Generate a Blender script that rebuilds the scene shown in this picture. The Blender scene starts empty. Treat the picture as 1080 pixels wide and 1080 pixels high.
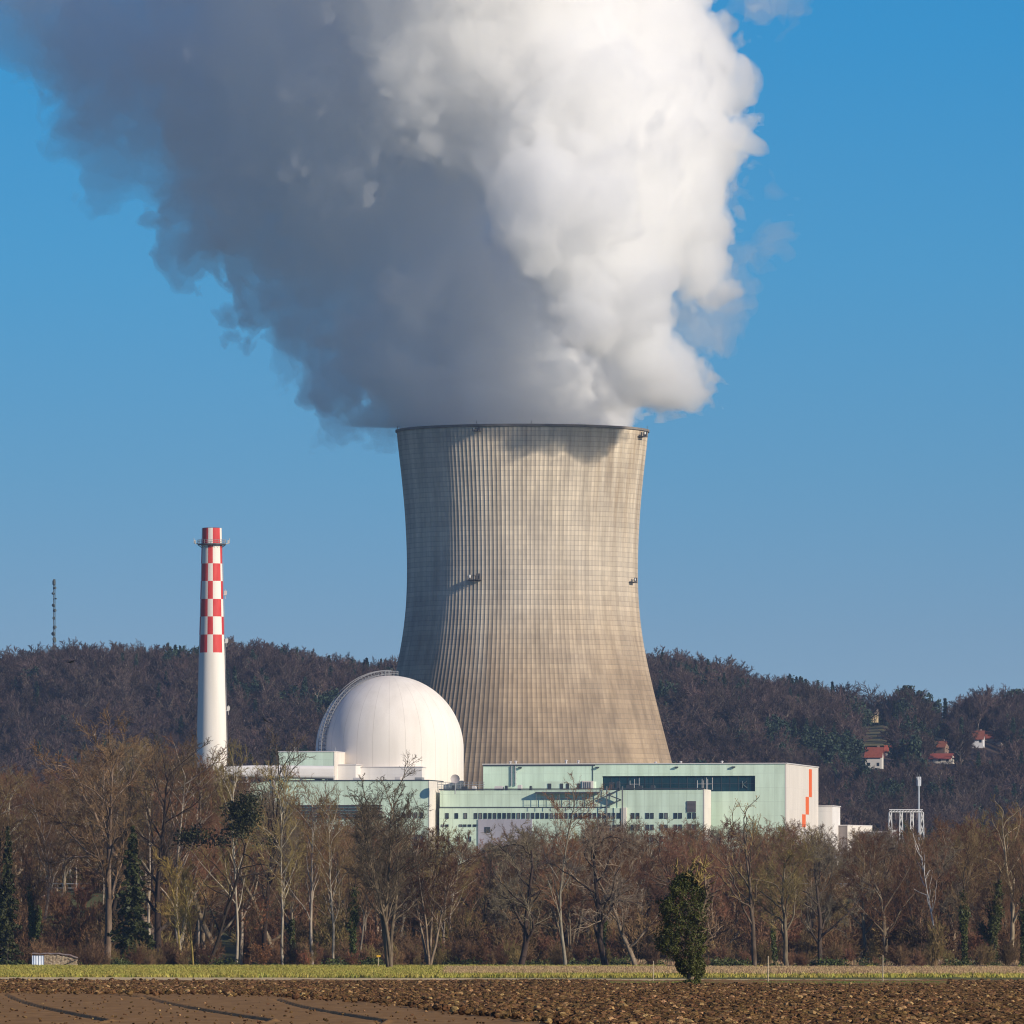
import bpy, bmesh, math, random
import numpy as np
from mathutils import Vector, Matrix
import openvdb

random.seed(7)
np.random.seed(7)
S = bpy.context.scene
COL = S.collection
PI = math.pi
R = math.radians
F = 10680.0            # focal length in pixels of the 1080 px photograph
EYE = 2.2              # camera height
HZ = 1002.0            # horizon row


def at(px, py, Y):
    return Vector(((px - 540.0) / F * Y, Y, EYE + (HZ - py) / F * Y))


# ------------------------------------------------------------------ helpers
def new_mesh(name, V, Fc, smooth=False):
    me = bpy.data.meshes.new(name)
    me.from_pydata([tuple(v) for v in V], [], Fc)
    if smooth:
        me.polygons.foreach_set('use_smooth', [True] * len(me.polygons))
    me.update()
    return me


def np_mesh(name, V, Q, mats=None, midx=None, smooth=False):
    """mesh from numpy arrays: V (n,3), Q (m,k) with k = 3 or 4"""
    me = bpy.data.meshes.new(name)
    V = np.asarray(V, dtype=np.float32)
    Q = np.asarray(Q, dtype=np.int32)
    m, k = Q.shape
    me.vertices.add(len(V))
    me.vertices.foreach_set('co', V.ravel())
    me.loops.add(m * k)
    me.loops.foreach_set('vertex_index', Q.ravel())
    me.polygons.add(m)
    me.polygons.foreach_set('loop_start', np.arange(0, m * k, k, dtype=np.int32))
    me.polygons.foreach_set('loop_total', np.full(m, k, dtype=np.int32))
    if smooth:
        me.polygons.foreach_set('use_smooth', np.ones(m, dtype=bool))
    for mt in mats or []:
        me.materials.append(mt)
    if midx is not None:
        me.polygons.foreach_set('material_index', np.asarray(midx, dtype=np.int32))
    me.update(calc_edges=True)
    me.validate()
    return me


def link(name, me, mat=None, parent=None, loc=None):
    o = bpy.data.objects.new(name, me)
    COL.objects.link(o)
    if mat is not None:
        me.materials.append(mat)
    if parent is not None:
        o.parent = parent
    if loc is not None:
        o.location = loc
    return o


def tag(o, label=None, cat=None, group=None, kind=None):
    if label: o['label'] = label
    if cat: o['category'] = cat
    if group: o['group'] = group
    if kind: o['kind'] = kind
    return o


def thing(name, label, cat, loc=(0, 0, 0), rz=0.0, group=None):
    o = bpy.data.objects.new(name, None)
    COL.objects.link(o)
    o.location = loc
    o.rotation_euler = (0, 0, rz)
    o.empty_display_size = 1
    return tag(o, label, cat, group)


class MB:
    """collects shapes into one mesh"""
    def __init__(self):
        self.v = []
        self.f = []

    def add(self, V, Fc):
        n = len(self.v)
        self.v += [tuple(p) for p in V]
        self.f += [tuple(i + n for i in q) for q in Fc]

    def box(self, x0, x1, y0, y1, z0, z1):
        self.add([(x0, y0, z0), (x1, y0, z0), (x1, y1, z0), (x0, y1, z0),
                  (x0, y0, z1), (x1, y0, z1), (x1, y1, z1), (x0, y1, z1)],
                 [(0, 3, 2, 1), (4, 5, 6, 7), (0, 1, 5, 4), (1, 2, 6, 5), (2, 3, 7, 6), (3, 0, 4, 7)])

    def tube(self, pts, radii, n=8, cap=True):
        pts = [Vector(p) for p in pts]
        if not hasattr(radii, '__len__'):
            radii = [radii] * len(pts)
        rings = []
        for i, p in enumerate(pts):
            a = pts[max(i - 1, 0)]
            b = pts[min(i + 1, len(pts) - 1)]
            d = (b - a).normalized()
            up = Vector((0, 0, 1)) if abs(d.z) < 0.9 else Vector((1, 0, 0))
            u = d.cross(up).normalized()
            w = u.cross(d).normalized()
            rings.append([p + (u * math.cos(2 * PI * k / n) + w * math.sin(2 * PI * k / n)) * radii[i] for k in range(n)])
        V = [q for r in rings for q in r]
        Fc = []
        for i in range(len(pts) - 1):
            for k in range(n):
                k2 = (k + 1) % n
                Fc.append((i * n + k, i * n + k2, (i + 1) * n + k2, (i + 1) * n + k))
        if cap:
            Fc.append(tuple(range(n - 1, -1, -1)))
            m = (len(pts) - 1) * n
            Fc.append(tuple(range(m, m + n)))
        self.add(V, Fc)

    def bar(self, a, b, w):
        self.tube([a, b], w * 0.5, n=4)

    def lathe(self, prof, n=48, cap=False):
        V = []
        for r, z in prof:
            for k in range(n):
                V.append((r * math.cos(2 * PI * k / n), r * math.sin(2 * PI * k / n), z))
        Fc = []
        for i in range(len(prof) - 1):
            for k in range(n):
                k2 = (k + 1) % n
                Fc.append((i * n + k, i * n + k2, (i + 1) * n + k2, (i + 1) * n + k))
        if cap:
            Fc.append(tuple(range(n - 1, -1, -1)))
            m = (len(prof) - 1) * n
            Fc.append(tuple(range(m, m + n)))
        self.add(V, Fc)

    def build(self, name, mat, parent=None, smooth=False, loc=None):
        return link(name, new_mesh(name, self.v, self.f, smooth), mat, parent, loc)


# ------------------------------------------------------------------ materials
class NT:
    def __init__(self, mat):
        self.t = mat.node_tree
        self.N = self.t.nodes
        self.bsdf = self.N.get('Principled BSDF')
        self.out = self.N.get('Material Output')

    def n(self, typ, **kw):
        nd = self.N.new('ShaderNode' + typ)
        for k, v in kw.items():
            setattr(nd, k, v)
        return nd

    def l(self, a, b):
        self.t.links.new(a, b)

    def set(self, node, **kw):
        for k, v in kw.items():
            node.inputs[k].default_value = v
        return node


def material(name, col=(0.5, 0.5, 0.5), rough=0.8, spec=0.3, metal=0.0):
    m = bpy.data.materials.new(name)
    m.use_nodes = True
    b = m.node_tree.nodes['Principled BSDF']
    b.inputs['Base Color'].default_value = (*col, 1)
    b.inputs['Roughness'].default_value = rough
    b.inputs['Specular IOR Level'].default_value = spec
    b.inputs['Metallic'].default_value = metal
    return m


def noisy(name, c1, c2, scale=1.0, rough=0.85, spec=0.2, stretch=(1, 1, 1), lo=0.35, hi=0.65, coord='Object', detail=5, bump=0.0, c3=None):
    m = material(name, c1, rough, spec)
    t = NT(m)
    tc = t.n('TexCoord')
    mp = t.n('Mapping')
    mp.inputs['Scale'].default_value = stretch
    t.l(tc.outputs[coord], mp.inputs['Vector'])
    nz = t.n('TexNoise')
    t.set(nz, Scale=scale, Detail=detail, Roughness=0.6)
    t.l(mp.outputs[0], nz.inputs['Vector'])
    rp = t.n('ValToRGB')
    rp.color_ramp.elements[0].position = lo
    rp.color_ramp.elements[0].color = (*c1, 1)
    rp.color_ramp.elements[1].position = hi
    rp.color_ramp.elements[1].color = (*c2, 1)
    if c3:
        e = rp.color_ramp.elements.new((lo + hi) / 2)
        e.color = (*c3, 1)
    t.l(nz.outputs['Fac'], rp.inputs['Fac'])
    t.l(rp.outputs[0], t.bsdf.inputs['Base Color'])
    if bump:
        bp = t.n('Bump')
        t.set(bp, Strength=bump)
        t.l(nz.outputs['Fac'], bp.inputs['Height'])
        t.l(bp.outputs[0], t.bsdf.inputs['Normal'])
    return m


# ------------------------------------------------------------------ noise (numpy)
def perlin(P, seed=0):
    rng = np.random.RandomState(seed)
    perm = rng.permutation(256)
    perm = np.concatenate([perm, perm, perm])
    g = rng.normal(size=(256, 3)).astype(np.float32)
    g /= np.linalg.norm(g, axis=1, keepdims=True)
    P = np.asarray(P, dtype=np.float32)
    I = np.floor(P).astype(np.int32)
    f = P - I
    I &= 255
    u = f * f * f * (f * (f * 6 - 15) + 10)
    res = 0
    for dx in (0, 1):
        wx = u[:, 0] if dx else 1 - u[:, 0]
        for dy in (0, 1):
            wy = u[:, 1] if dy else 1 - u[:, 1]
            for dz in (0, 1):
                wz = u[:, 2] if dz else 1 - u[:, 2]
                h = perm[perm[perm[I[:, 0] + dx] + ((I[:, 1] + dy) & 255)] + ((I[:, 2] + dz) & 255)]
                gg = g[h]
                d = gg[:, 0] * (f[:, 0] - dx) + gg[:, 1] * (f[:, 1] - dy) + gg[:, 2] * (f[:, 2] - dz)
                res = res + wx * wy * wz * d
    return res


def worley(P, seed=0):
    """distance to the nearest of one random point per unit cell"""
    rng = np.random.RandomState(seed)
    perm = rng.permutation(256)
    perm = np.concatenate([perm, perm, perm])
    jit = rng.rand(256, 3).astype(np.float32)
    P = np.asarray(P, dtype=np.float32)
    I = np.floor(P).astype(np.int32)
    f = P - I
    I &= 255
    best = np.full(len(P), 9.0, np.float32)
    for dx in (-1, 0, 1):
        for dy in (-1, 0, 1):
            for dz in (-1, 0, 1):
                h = perm[perm[perm[(I[:, 0] + dx) & 255] + ((I[:, 1] + dy) & 255)] + ((I[:, 2] + dz) & 255)]
                q = jit[h]
                d = (q[:, 0] + dx - f[:, 0]) ** 2 + (q[:, 1] + dy - f[:, 1]) ** 2 + (q[:, 2] + dz - f[:, 2]) ** 2
                np.minimum(best, d, out=best)
    return np.sqrt(best)


# ------------------------------------------------------------------ render, world, sun, camera
SUN_AZ, SUN_EL = 127.0, 21.0       # clockwise from +Y
sd = Vector((math.sin(R(SUN_AZ)) * math.cos(R(SUN_EL)), math.cos(R(SUN_AZ)) * math.cos(R(SUN_EL)), math.sin(R(SUN_EL))))
S.view_settings.view_transform = 'Standard'
S.view_settings.look = 'None'
S.view_settings.exposure = 0.0
S.view_settings.gamma = 1.0
S.render.engine = 'CYCLES'
cy = S.cycles
cy.max_bounces = 36
cy.diffuse_bounces = 3
cy.glossy_bounces = 2
cy.transmission_bounces = 4
cy.transparent_max_bounces = 24
cy.volume_bounces = 24
cy.use_denoising = True
cy.denoising_prefilter = 'ACCURATE'
cy.filter_width = 1.1
cy.use_adaptive_sampling = True
cy.adaptive_threshold = 0.01

W = bpy.data.worlds.new('World')
S.world = W
W.use_nodes = True
wt = W.node_tree
bg = wt.nodes['Background']
sk = wt.nodes.new('ShaderNodeTexSky')
sk.sky_type = 'NISHITA'
sk.sun_disc = False
sk.sun_elevation = R(SUN_EL)
sk.sun_rotation = R(SUN_AZ)
sk.altitude = 300
sk.air_density = 1.0
sk.dust_density = 0.0
sk.ozone_density = 4.0
geo = wt.nodes.new('ShaderNodeNewGeometry')
mpv = wt.nodes.new('ShaderNodeMapping')
mpv.vector_type = 'POINT'
mpv.inputs['Location'].default_value = (0, 0, 0.22)
mpv.inputs['Scale'].default_value = (1, 1, 4.5)
tcw = wt.nodes.new('ShaderNodeTexCoord')
nrm = wt.nodes.new('ShaderNodeVectorMath')
nrm.operation = 'NORMALIZE'
wt.links.new(tcw.outputs['Generated'], mpv.inputs['Vector'])
wt.links.new(mpv.outputs[0], nrm.inputs[0])
wt.links.new(nrm.outputs[0], sk.inputs[0])
# the clear winter sky: deep blue overhead, paler and greyer towards the horizon
sepw = wt.nodes.new('ShaderNodeSeparateXYZ')
wt.links.new(tcw.outputs['Generated'], sepw.inputs[0])
rpw = wt.nodes.new('ShaderNodeValToRGB')
el = rpw.color_ramp.elements
el[0].position, el[0].color = 0.0, (0.80, 0.60, 0.42, 1)
el[1].position, el[1].color = 0.35, (0.36, 0.42, 0.57, 1)
for p_, c_ in ((0.029, (0.637, 0.55, 0.425)), (0.047, (0.455, 0.625, 0.53)), (0.068, (0.29, 0.71, 0.665)), (0.092, (0.145, 0.73, 0.765))):
    e_ = el.new(p_)
    e_.color = (*c_, 1)
wt.links.new(sepw.outputs['Z'], rpw.inputs['Fac'])
mxw = wt.nodes.new('ShaderNodeMix')
mxw.data_type = 'RGBA'
mxw.blend_type = 'MULTIPLY'
mxw.inputs[0].default_value = 1.0
wt.links.new(sk.outputs[0], mxw.inputs[6])
wt.links.new(rpw.outputs[0], mxw.inputs[7])
gnw = wt.nodes.new('ShaderNodeVectorMath')
gnw.operation = 'SCALE'
gnw.inputs['Scale'].default_value = 2.0
wt.links.new(mxw.outputs[2], gnw.inputs[0])
wt.links.new(gnw.outputs[0], bg.inputs[0])
bg.inputs[1].default_value = 0.15

sun = bpy.data.lights.new('sun', 'SUN')
sun.energy = 5.0
sun.angle = R(0.5)
sun.color = (1.0, 0.88, 0.71)
so = bpy.data.objects.new('sun', sun)
COL.objects.link(so)
so.rotation_euler = sd.to_track_quat('Z', 'Y').to_euler()

cam = bpy.data.cameras.new('camera')
co = bpy.data.objects.new('camera', cam)
COL.objects.link(co)
co.location = (0, 0, EYE)
co.rotation_euler = (PI / 2, 0, 0)
cam.sensor_width = 36
cam.lens = F / 1080 * 36
cam.shift_y = (HZ - 540.0) / 1080.0
cam.clip_start = 1.0
cam.clip_end = 60000
S.camera = co
PLUME = True
# ------------------------------------------------------------------ cooling tower
TY = 3000.0
TX = (551 - 540) / F * TY
TBASE = 12.0
PXM = F / TY
TTOP = EYE + (HZ - 454.3) / PXM


def tower_r(z):
    # radii measured on the photograph: (row, half width)
    rows = [(454.3, 132.6), (470, 131.2), (500, 127.6), (540, 123.8), (580, 121.8), (610, 121.5), (640, 122.6), (670, 126.0), (700, 131.5), (730, 138.5), (760, 146.0), (800, 156.3), (850, 170.0), (965, 203.0)]
    zs = [EYE + (HZ - r) / PXM for r, _ in rows][::-1]
    hs = [h / PXM for _, h in rows][::-1]
    return float(np.interp(z, zs, hs))


def smooth_r():
    zz = np.linspace(TBASE, TTOP, 121)
    rr = np.array([tower_r(z) for z in zz])
    for _ in range(12):
        rr[1:-1] = 0.25 * rr[:-2] + 0.5 * rr[1:-1] + 0.25 * rr[2:]
    return zz, rr


def concrete_tower_mat():
    m = material('tower_concrete', (0.35, 0.32, 0.27), 0.9, 0.15)
    t = NT(m)
    tc = t.n('TexCoord')
    sep = t.n('SeparateXYZ')
    t.l(tc.outputs['Object'], sep.inputs[0])

    def mth(op, a, b=None, clamp=False):
        nd = t.n('Math', operation=op, use_clamp=clamp)
        for i, q in enumerate((a, b)):
            if q is None: continue
            if isinstance(q, (int, float)): nd.inputs[i].default_value = q
            else: t.l(q, nd.inputs[i])
        return nd.outputs[0]

    def noise(scale, stretch, detail=4, w=0):
        mp = t.n('Mapping')
        mp.inputs['Scale'].default_value = stretch
        mp.inputs['Location'].default_value = (w, w * 2, w * 3)
        t.l(tc.outputs['Object'], mp.inputs['Vector'])
        nz = t.n('TexNoise')
        t.set(nz, Scale=scale, Detail=detail, Roughness=0.6)
        t.l(mp.outputs[0], nz.inputs['Vector'])
        return nz.outputs['Fac']

    def ramp(fac, stops):
        rp = t.n('ValToRGB')
        el = rp.color_ramp.elements
        el[0].position, el[0].color = stops[0][0], (*stops[0][1], 1)
        el[1].position, el[1].color = stops[-1][0], (*stops[-1][1], 1)
        for p, c in stops[1:-1]:
            e = el.new(p)
            e.color = (*c, 1)
        t.l(fac, rp.inputs['Fac'])
        return rp.outputs[0]

    def mix(fac, a, b, mode='MIX'):
        nd = t.n('Mix', data_type='RGBA', blend_type=mode)
        if isinstance(fac, (int, float)): nd.inputs[0].default_value = fac
        else: t.l(fac, nd.inputs[0])
        for i, q in ((6, a), (7, b)):
            if isinstance(q, tuple): nd.inputs[i].default_value = (*q, 1)
            else: t.l(q, nd.inputs[i])
        return nd.outputs[2]

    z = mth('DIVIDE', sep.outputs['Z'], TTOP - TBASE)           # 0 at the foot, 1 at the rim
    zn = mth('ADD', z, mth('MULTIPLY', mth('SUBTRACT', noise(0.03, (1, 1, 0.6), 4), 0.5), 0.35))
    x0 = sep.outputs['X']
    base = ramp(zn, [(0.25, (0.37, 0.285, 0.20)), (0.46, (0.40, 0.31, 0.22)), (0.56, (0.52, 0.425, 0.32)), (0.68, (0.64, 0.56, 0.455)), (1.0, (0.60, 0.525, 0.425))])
    # grey weathering blotch, long streaks
    streak = ramp(noise(0.35, (1, 1, 0.035), 5, 3.0), [(0.36, (0.72, 0.71, 0.70)), (0.6, (1.06, 1.05, 1.04))])
    base = mix(0.8, base, streak, 'MULTIPLY')
    blot = ramp(noise(0.05, (1, 1, 0.5), 5, 11.0), [(0.4, (0.72, 0.72, 0.74)), (0.62, (1.08, 1.06, 1.03))])
    base = mix(0.75, base, blot, 'MULTIPLY')
    # pale lime run below the left lamp platform
    px_ = mth('MULTIPLY', mth('SUBTRACT', 1.0, mth('MULTIPLY', mth('ABSOLUTE', mth('ADD', x0, 12.6)), 0.35)), 1.0, True)
    pz_ = mth('MULTIPLY', mth('MULTIPLY', mth('SUBTRACT', 0.70, z), 8.0, True), mth('MULTIPLY', mth('SUBTRACT', z, 0.44), 8.0, True))
    base = mix(mth('MULTIPLY', mth('MULTIPLY', px_, pz_), 0.45), base, (0.66, 0.60, 0.50))
    # rust brown run-off below the rim on the right
    x = sep.outputs['X']
    rx = mth('MULTIPLY', mth('SUBTRACT', x, 17.0), 0.09, True)
    rz = mth('MULTIPLY', mth('SUBTRACT', z, 0.6), 4.0, True)
    rf = mth('MULTIPLY', mth('MULTIPLY', rx, rz), ramp(noise(0.25, (1, 1, 0.06), 4, 7.0), [(0.42, (0, 0, 0)), (0.62, (1, 1, 1))]))
    base = mix(mth('MULTIPLY', rf, 0.6), base, (0.24, 0.17, 0.105))
    # no separate colour band under the rim
    # lift joints and rib lines
    ang = mth('ARCTAN2', sep.outputs['Y'], x)
    NR = 176
    lift = mth('FRACT', mth('DIVIDE', sep.outputs['Z'], 1.45))
    ll = mth('LESS_THAN', lift, 0.16)
    pn = t.n('TexWhiteNoise', noise_dimensions='2D')
    cb = t.n('CombineXYZ')
    t.l(mth('FLOOR', mth('DIVIDE', sep.outputs['Z'], 1.45)), cb.inputs[0])
    t.l(mth('FLOOR', mth('MULTIPLY', ang, NR / (2 * PI))), cb.inputs[1])
    t.l(cb.outputs[0], pn.inputs['Vector'])
    pan = ramp(pn.outputs['Value'], [(0.0, (0.94, 0.94, 0.94)), (1.0, (1.05, 1.05, 1.04))])
    base = mix(1.0, base, pan, 'MULTIPLY')
    rn = t.n('TexWhiteNoise', noise_dimensions='1D')
    t.l(mth('FLOOR', mth('DIVIDE', sep.outputs['Z'], 1.45)), rn.inputs['W'])
    row = ramp(rn.outputs['Value'], [(0.0, (0.90, 0.90, 0.90)), (1.0, (1.05, 1.05, 1.04))])
    base = mix(1.0, base, row, 'MULTIPLY')
    base = mix(mth('MULTIPLY', ll, 0.30), base, (0.13, 0.115, 0.10))
    t.l(base, t.bsdf.inputs['Base Color'])
    return m


def build_tower():
    zz, rr = smooth_r()
    root = thing('cooling_tower', 'huge waisted concrete cooling tower with ribbed weathered shell, steam pouring from its top', 'cooling tower', (TX, TY, TBASE))
    NR = 176
    n = NR * 4
    th = np.arange(n) / n * 2 * PI
    ph = np.arange(n) % 4
    # rib: two of four columns proud of the shell
    off = np.where(ph < 2, 0.042, 0.0)
    # uneven column spacing makes ribs narrow
    k = np.arange(n) // 4
    frac = np.choose(ph, [0.0, 0.12, 0.16, 0.96])
    th = (k + frac) / NR * 2 * PI
    zl = np.linspace(8.0, TTOP - TBASE, 110)
    V = []
    for z in zl:
        r = np.interp(z + TBASE, zz, rr)
        V.append(np.stack([(r + off) * np.cos(th), (r + off) * np.sin(th), np.full(n, z)], 1))
    # thickness at the rim, then down the inside
    for dr, z in ((-1.0, zl[-1]), (-1.2, zl[-1] - 12), (-1.4, zl[-1] - 45)):
        r = np.interp(z + TBASE, zz, rr) + dr
        V.append(np.stack([r * np.cos(th), r * np.sin(th), np.full(n, z)], 1))
    V = np.concatenate(V)
    m = len(V) // n
    i = np.arange(m - 1)[:, None] * n
    j = np.arange(n)[None, :]
    j2 = (j + 1) % n
    Q = np.stack([i + j, i + j2, i + n + j2, i + n + j], -1).reshape(-1, 4)
    me = np_mesh('shell', V, Q)
    link('shell', me, concrete_tower_mat(), root)
    # cornice ring at the rim
    b = MB()
    rt = float(rr[-1])
    zt = TTOP - TBASE
    b.lathe([(rt + 0.20, zt - 0.6), (rt + 0.40, zt - 0.5), (rt + 0.40, zt + 0.15), (rt - 1.1, zt + 0.15), (rt - 1.1, zt - 1.0)], n=160)
    b.build('rim', noisy('rim_concrete', (0.16, 0.14, 0.125), (0.25, 0.22, 0.19), 0.3), root)
    # raking columns that carry the shell, and the dark basin below
    b = MB()
    r0 = float(np.interp(TBASE + 8, zz, rr))
    for q in range(56):
        a0 = 2 * PI * q / 56
        for s in (-1, 1):
            a1 = a0 + s * PI / 56
            b.tube([((r0 + 3.5) * math.cos(a0), (r0 + 3.5) * math.sin(a0), -1.0), (r0 * math.cos(a1), r0 * math.sin(a1), 8.2)], 0.5, 6)
    b.build('column_ring', material('column_concrete', (0.3, 0.28, 0.25), 0.9), root)
    steel = material('galvanised_dark', (0.06, 0.06, 0.065), 0.6, 0.4)
    pale = material('galvanised_pale', (0.55, 0.55, 0.55), 0.5, 0.4)
    # small lamp platforms hung on the shell
    for px, py, sc in ((501, 616, 1.0), (667, 616, 0.75), (503, 461, 0.6), (676.5, 463, 0.9)):
        z = EYE + (HZ - py) / PXM - TBASE
        r = float(np.interp(z + TBASE, zz, rr))
        xr = (px - 551) / PXM
        sn = max(-0.985, min(0.985, xr / (r + 0.8)))
        a = math.asin(sn) - PI / 2
        p = Vector((r * math.cos(a), r * math.sin(a), z))
        nd = Vector((math.cos(a), math.sin(a), 0))
        td = Vector((-math.sin(a), math.cos(a), 0))
        b = MB()
        o = p + nd * 0.5
        b.bar(o - td * 1.7 * sc, o + td * 2.0 * sc, 0.5 * sc)
        b.bar(o - td * 1.7 * sc + nd * 1.4 * sc, o + td * 2.0 * sc + nd * 1.4 * sc, 0.4 * sc)
        for s in (-1.7, -0.5, 0.8, 2.0):
            b.bar(o + td * s * sc - nd * 0.6, o + td * s * sc + nd * 1.5 * sc, 0.28 * sc)
            b.bar(o + td * s * sc + nd * 1.4 * sc, o + td * s * sc + nd * 1.4 * sc + Vector((0, 0, 1.3 * sc)), 0.2 * sc)
        b.bar(o - td * 1.7 * sc + nd * 1.4 * sc + Vector((0, 0, 1.2 * sc)), o + td * 2.0 * sc + nd * 1.4 * sc + Vector((0, 0, 1.2 * sc)), 0.2 * sc)
        b.box(o.x + td.x * 1.4 * sc + nd.x * sc - 0.6 * sc, o.x + td.x * 1.4 * sc + nd.x * sc + 0.6 * sc, o.y + td.y * 1.4 * sc + nd.y * sc - 0.5, o.y + td.y * 1.4 * sc + nd.y * sc + 0.5, z + 0.3, z + 1.9 * sc)
        pl = b.build('lamp_platform', steel, root)
        b = MB()
        c = o - td * 1.0 * sc + nd * 1.7 * sc + Vector((0, 0, 0.7 * sc))
        b.tube([c, c + Vector((0, 0, 0.8 * sc))], 0.35 * sc, 8)
        b.build('warning_lamp', pale, pl)
    # lightning rods on the rim
    for px in (418.6, 503, 560, 683):
        xr = max(-0.999, min(0.999, (px - 551) / PXM / (rt + 0.2)))
        a = math.asin(xr) - PI / 2
        b = MB()
        b.tube([(rt * math.cos(a), rt * math.sin(a), zt + 0.15), (rt * math.cos(a), rt * math.sin(a), zt + 1.2)], 0.07, 5)
        b.build('lightning_rod', steel, root)


build_tower()

# ------------------------------------------------------------------ steam plume
def plume_field(blobs, vox, lo, hi, k, noises, seed):
    nx, ny, nz = [int((hi[i] - lo[i]) / vox) for i in range(3)]
    ax = [lo[i] + vox * np.arange(n) for i, n in enumerate((nx, ny, nz))]
    X, Y, Z = np.meshgrid(*[a.astype(np.float32) for a in ax], indexing='ij')
    acc = np.zeros(X.shape, np.float32)
    for (x, y, z, r) in blobs:
        m = r + 11 * k
        sl = tuple(slice(max(0, int(np.searchsorted(ax[i], c - m))), int(np.searchsorted(ax[i], c + m))) for i, c in enumerate((x, y, z)))
        d = np.sqrt((X[sl] - x) ** 2 + (Y[sl] - y) ** 2 + (Z[sl] - z) ** 2) - r
        acc[sl] += np.exp(np.minimum(-d, 40) / k)
    Fd = (-k * np.log(acc + 1e-30)).astype(np.float32)
    amp = sum(a for a, _, _ in noises)
    near = np.where(np.abs(Fd).ravel() < amp + 4)[0]
    P = np.stack([X.ravel()[near], Y.ravel()[near], Z.ravel()[near]], 1)
    # domain warp
    wp = np.stack([perlin(P / 22.0, seed + 50 + i) * 9.0 + perlin(P / 7.0, seed + 60 + i) * 2.2 for i in range(3)], 1)
    P2 = P + wp
    d = np.zeros(len(near), np.float32)
    for i, (a, s, billow) in enumerate(noises):
        if billow == 2:          # round cauliflower heads
            d += a * (0.95 - 2.0 * np.minimum(worley(P2 / s, seed + i), 0.95))
        else:
            v = perlin(P2 / s, seed + i)
            d += a * (np.abs(v) * 2.4 - 0.55) if billow else a * v * 1.5
    fl = Fd.ravel()
    fl[near] -= d
    return fl.reshape(X.shape)


def iso_mesh(name, Fd, vox, lo, iso=0.0):
    """closed surface of Fd < iso"""
    A = np.ascontiguousarray(np.pad(Fd, 2, constant_values=30.0))
    g = openvdb.FloatGrid(30.0)
    g.copyFromArray(A)
    pts, quads = g.convertToQuads(iso)
    V = (pts - 2) * vox + np.array(lo, np.float32)
    return np_mesh(name, V, quads)


def steam_mat(name, dens, g=0.35, col=(0.998, 0.998, 0.998)):
    m = bpy.data.materials.new(name)
    m.use_nodes = True
    t = m.node_tree
    t.nodes.remove(t.nodes['Principled BSDF'])
    v = t.nodes.new('ShaderNodeVolumePrincipled')
    v.inputs['Color'].default_value = (*col, 1)
    v.inputs['Density'].default_value = dens
    v.inputs['Anisotropy'].default_value = g
    t.links.new(v.outputs[0], t.nodes['Material Output'].inputs['Volume'])
    return m


def B(px, py, r, dep):
    return ((px - 551) / PXM, dep, (454.3 - py) / PXM, r / PXM)


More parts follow.
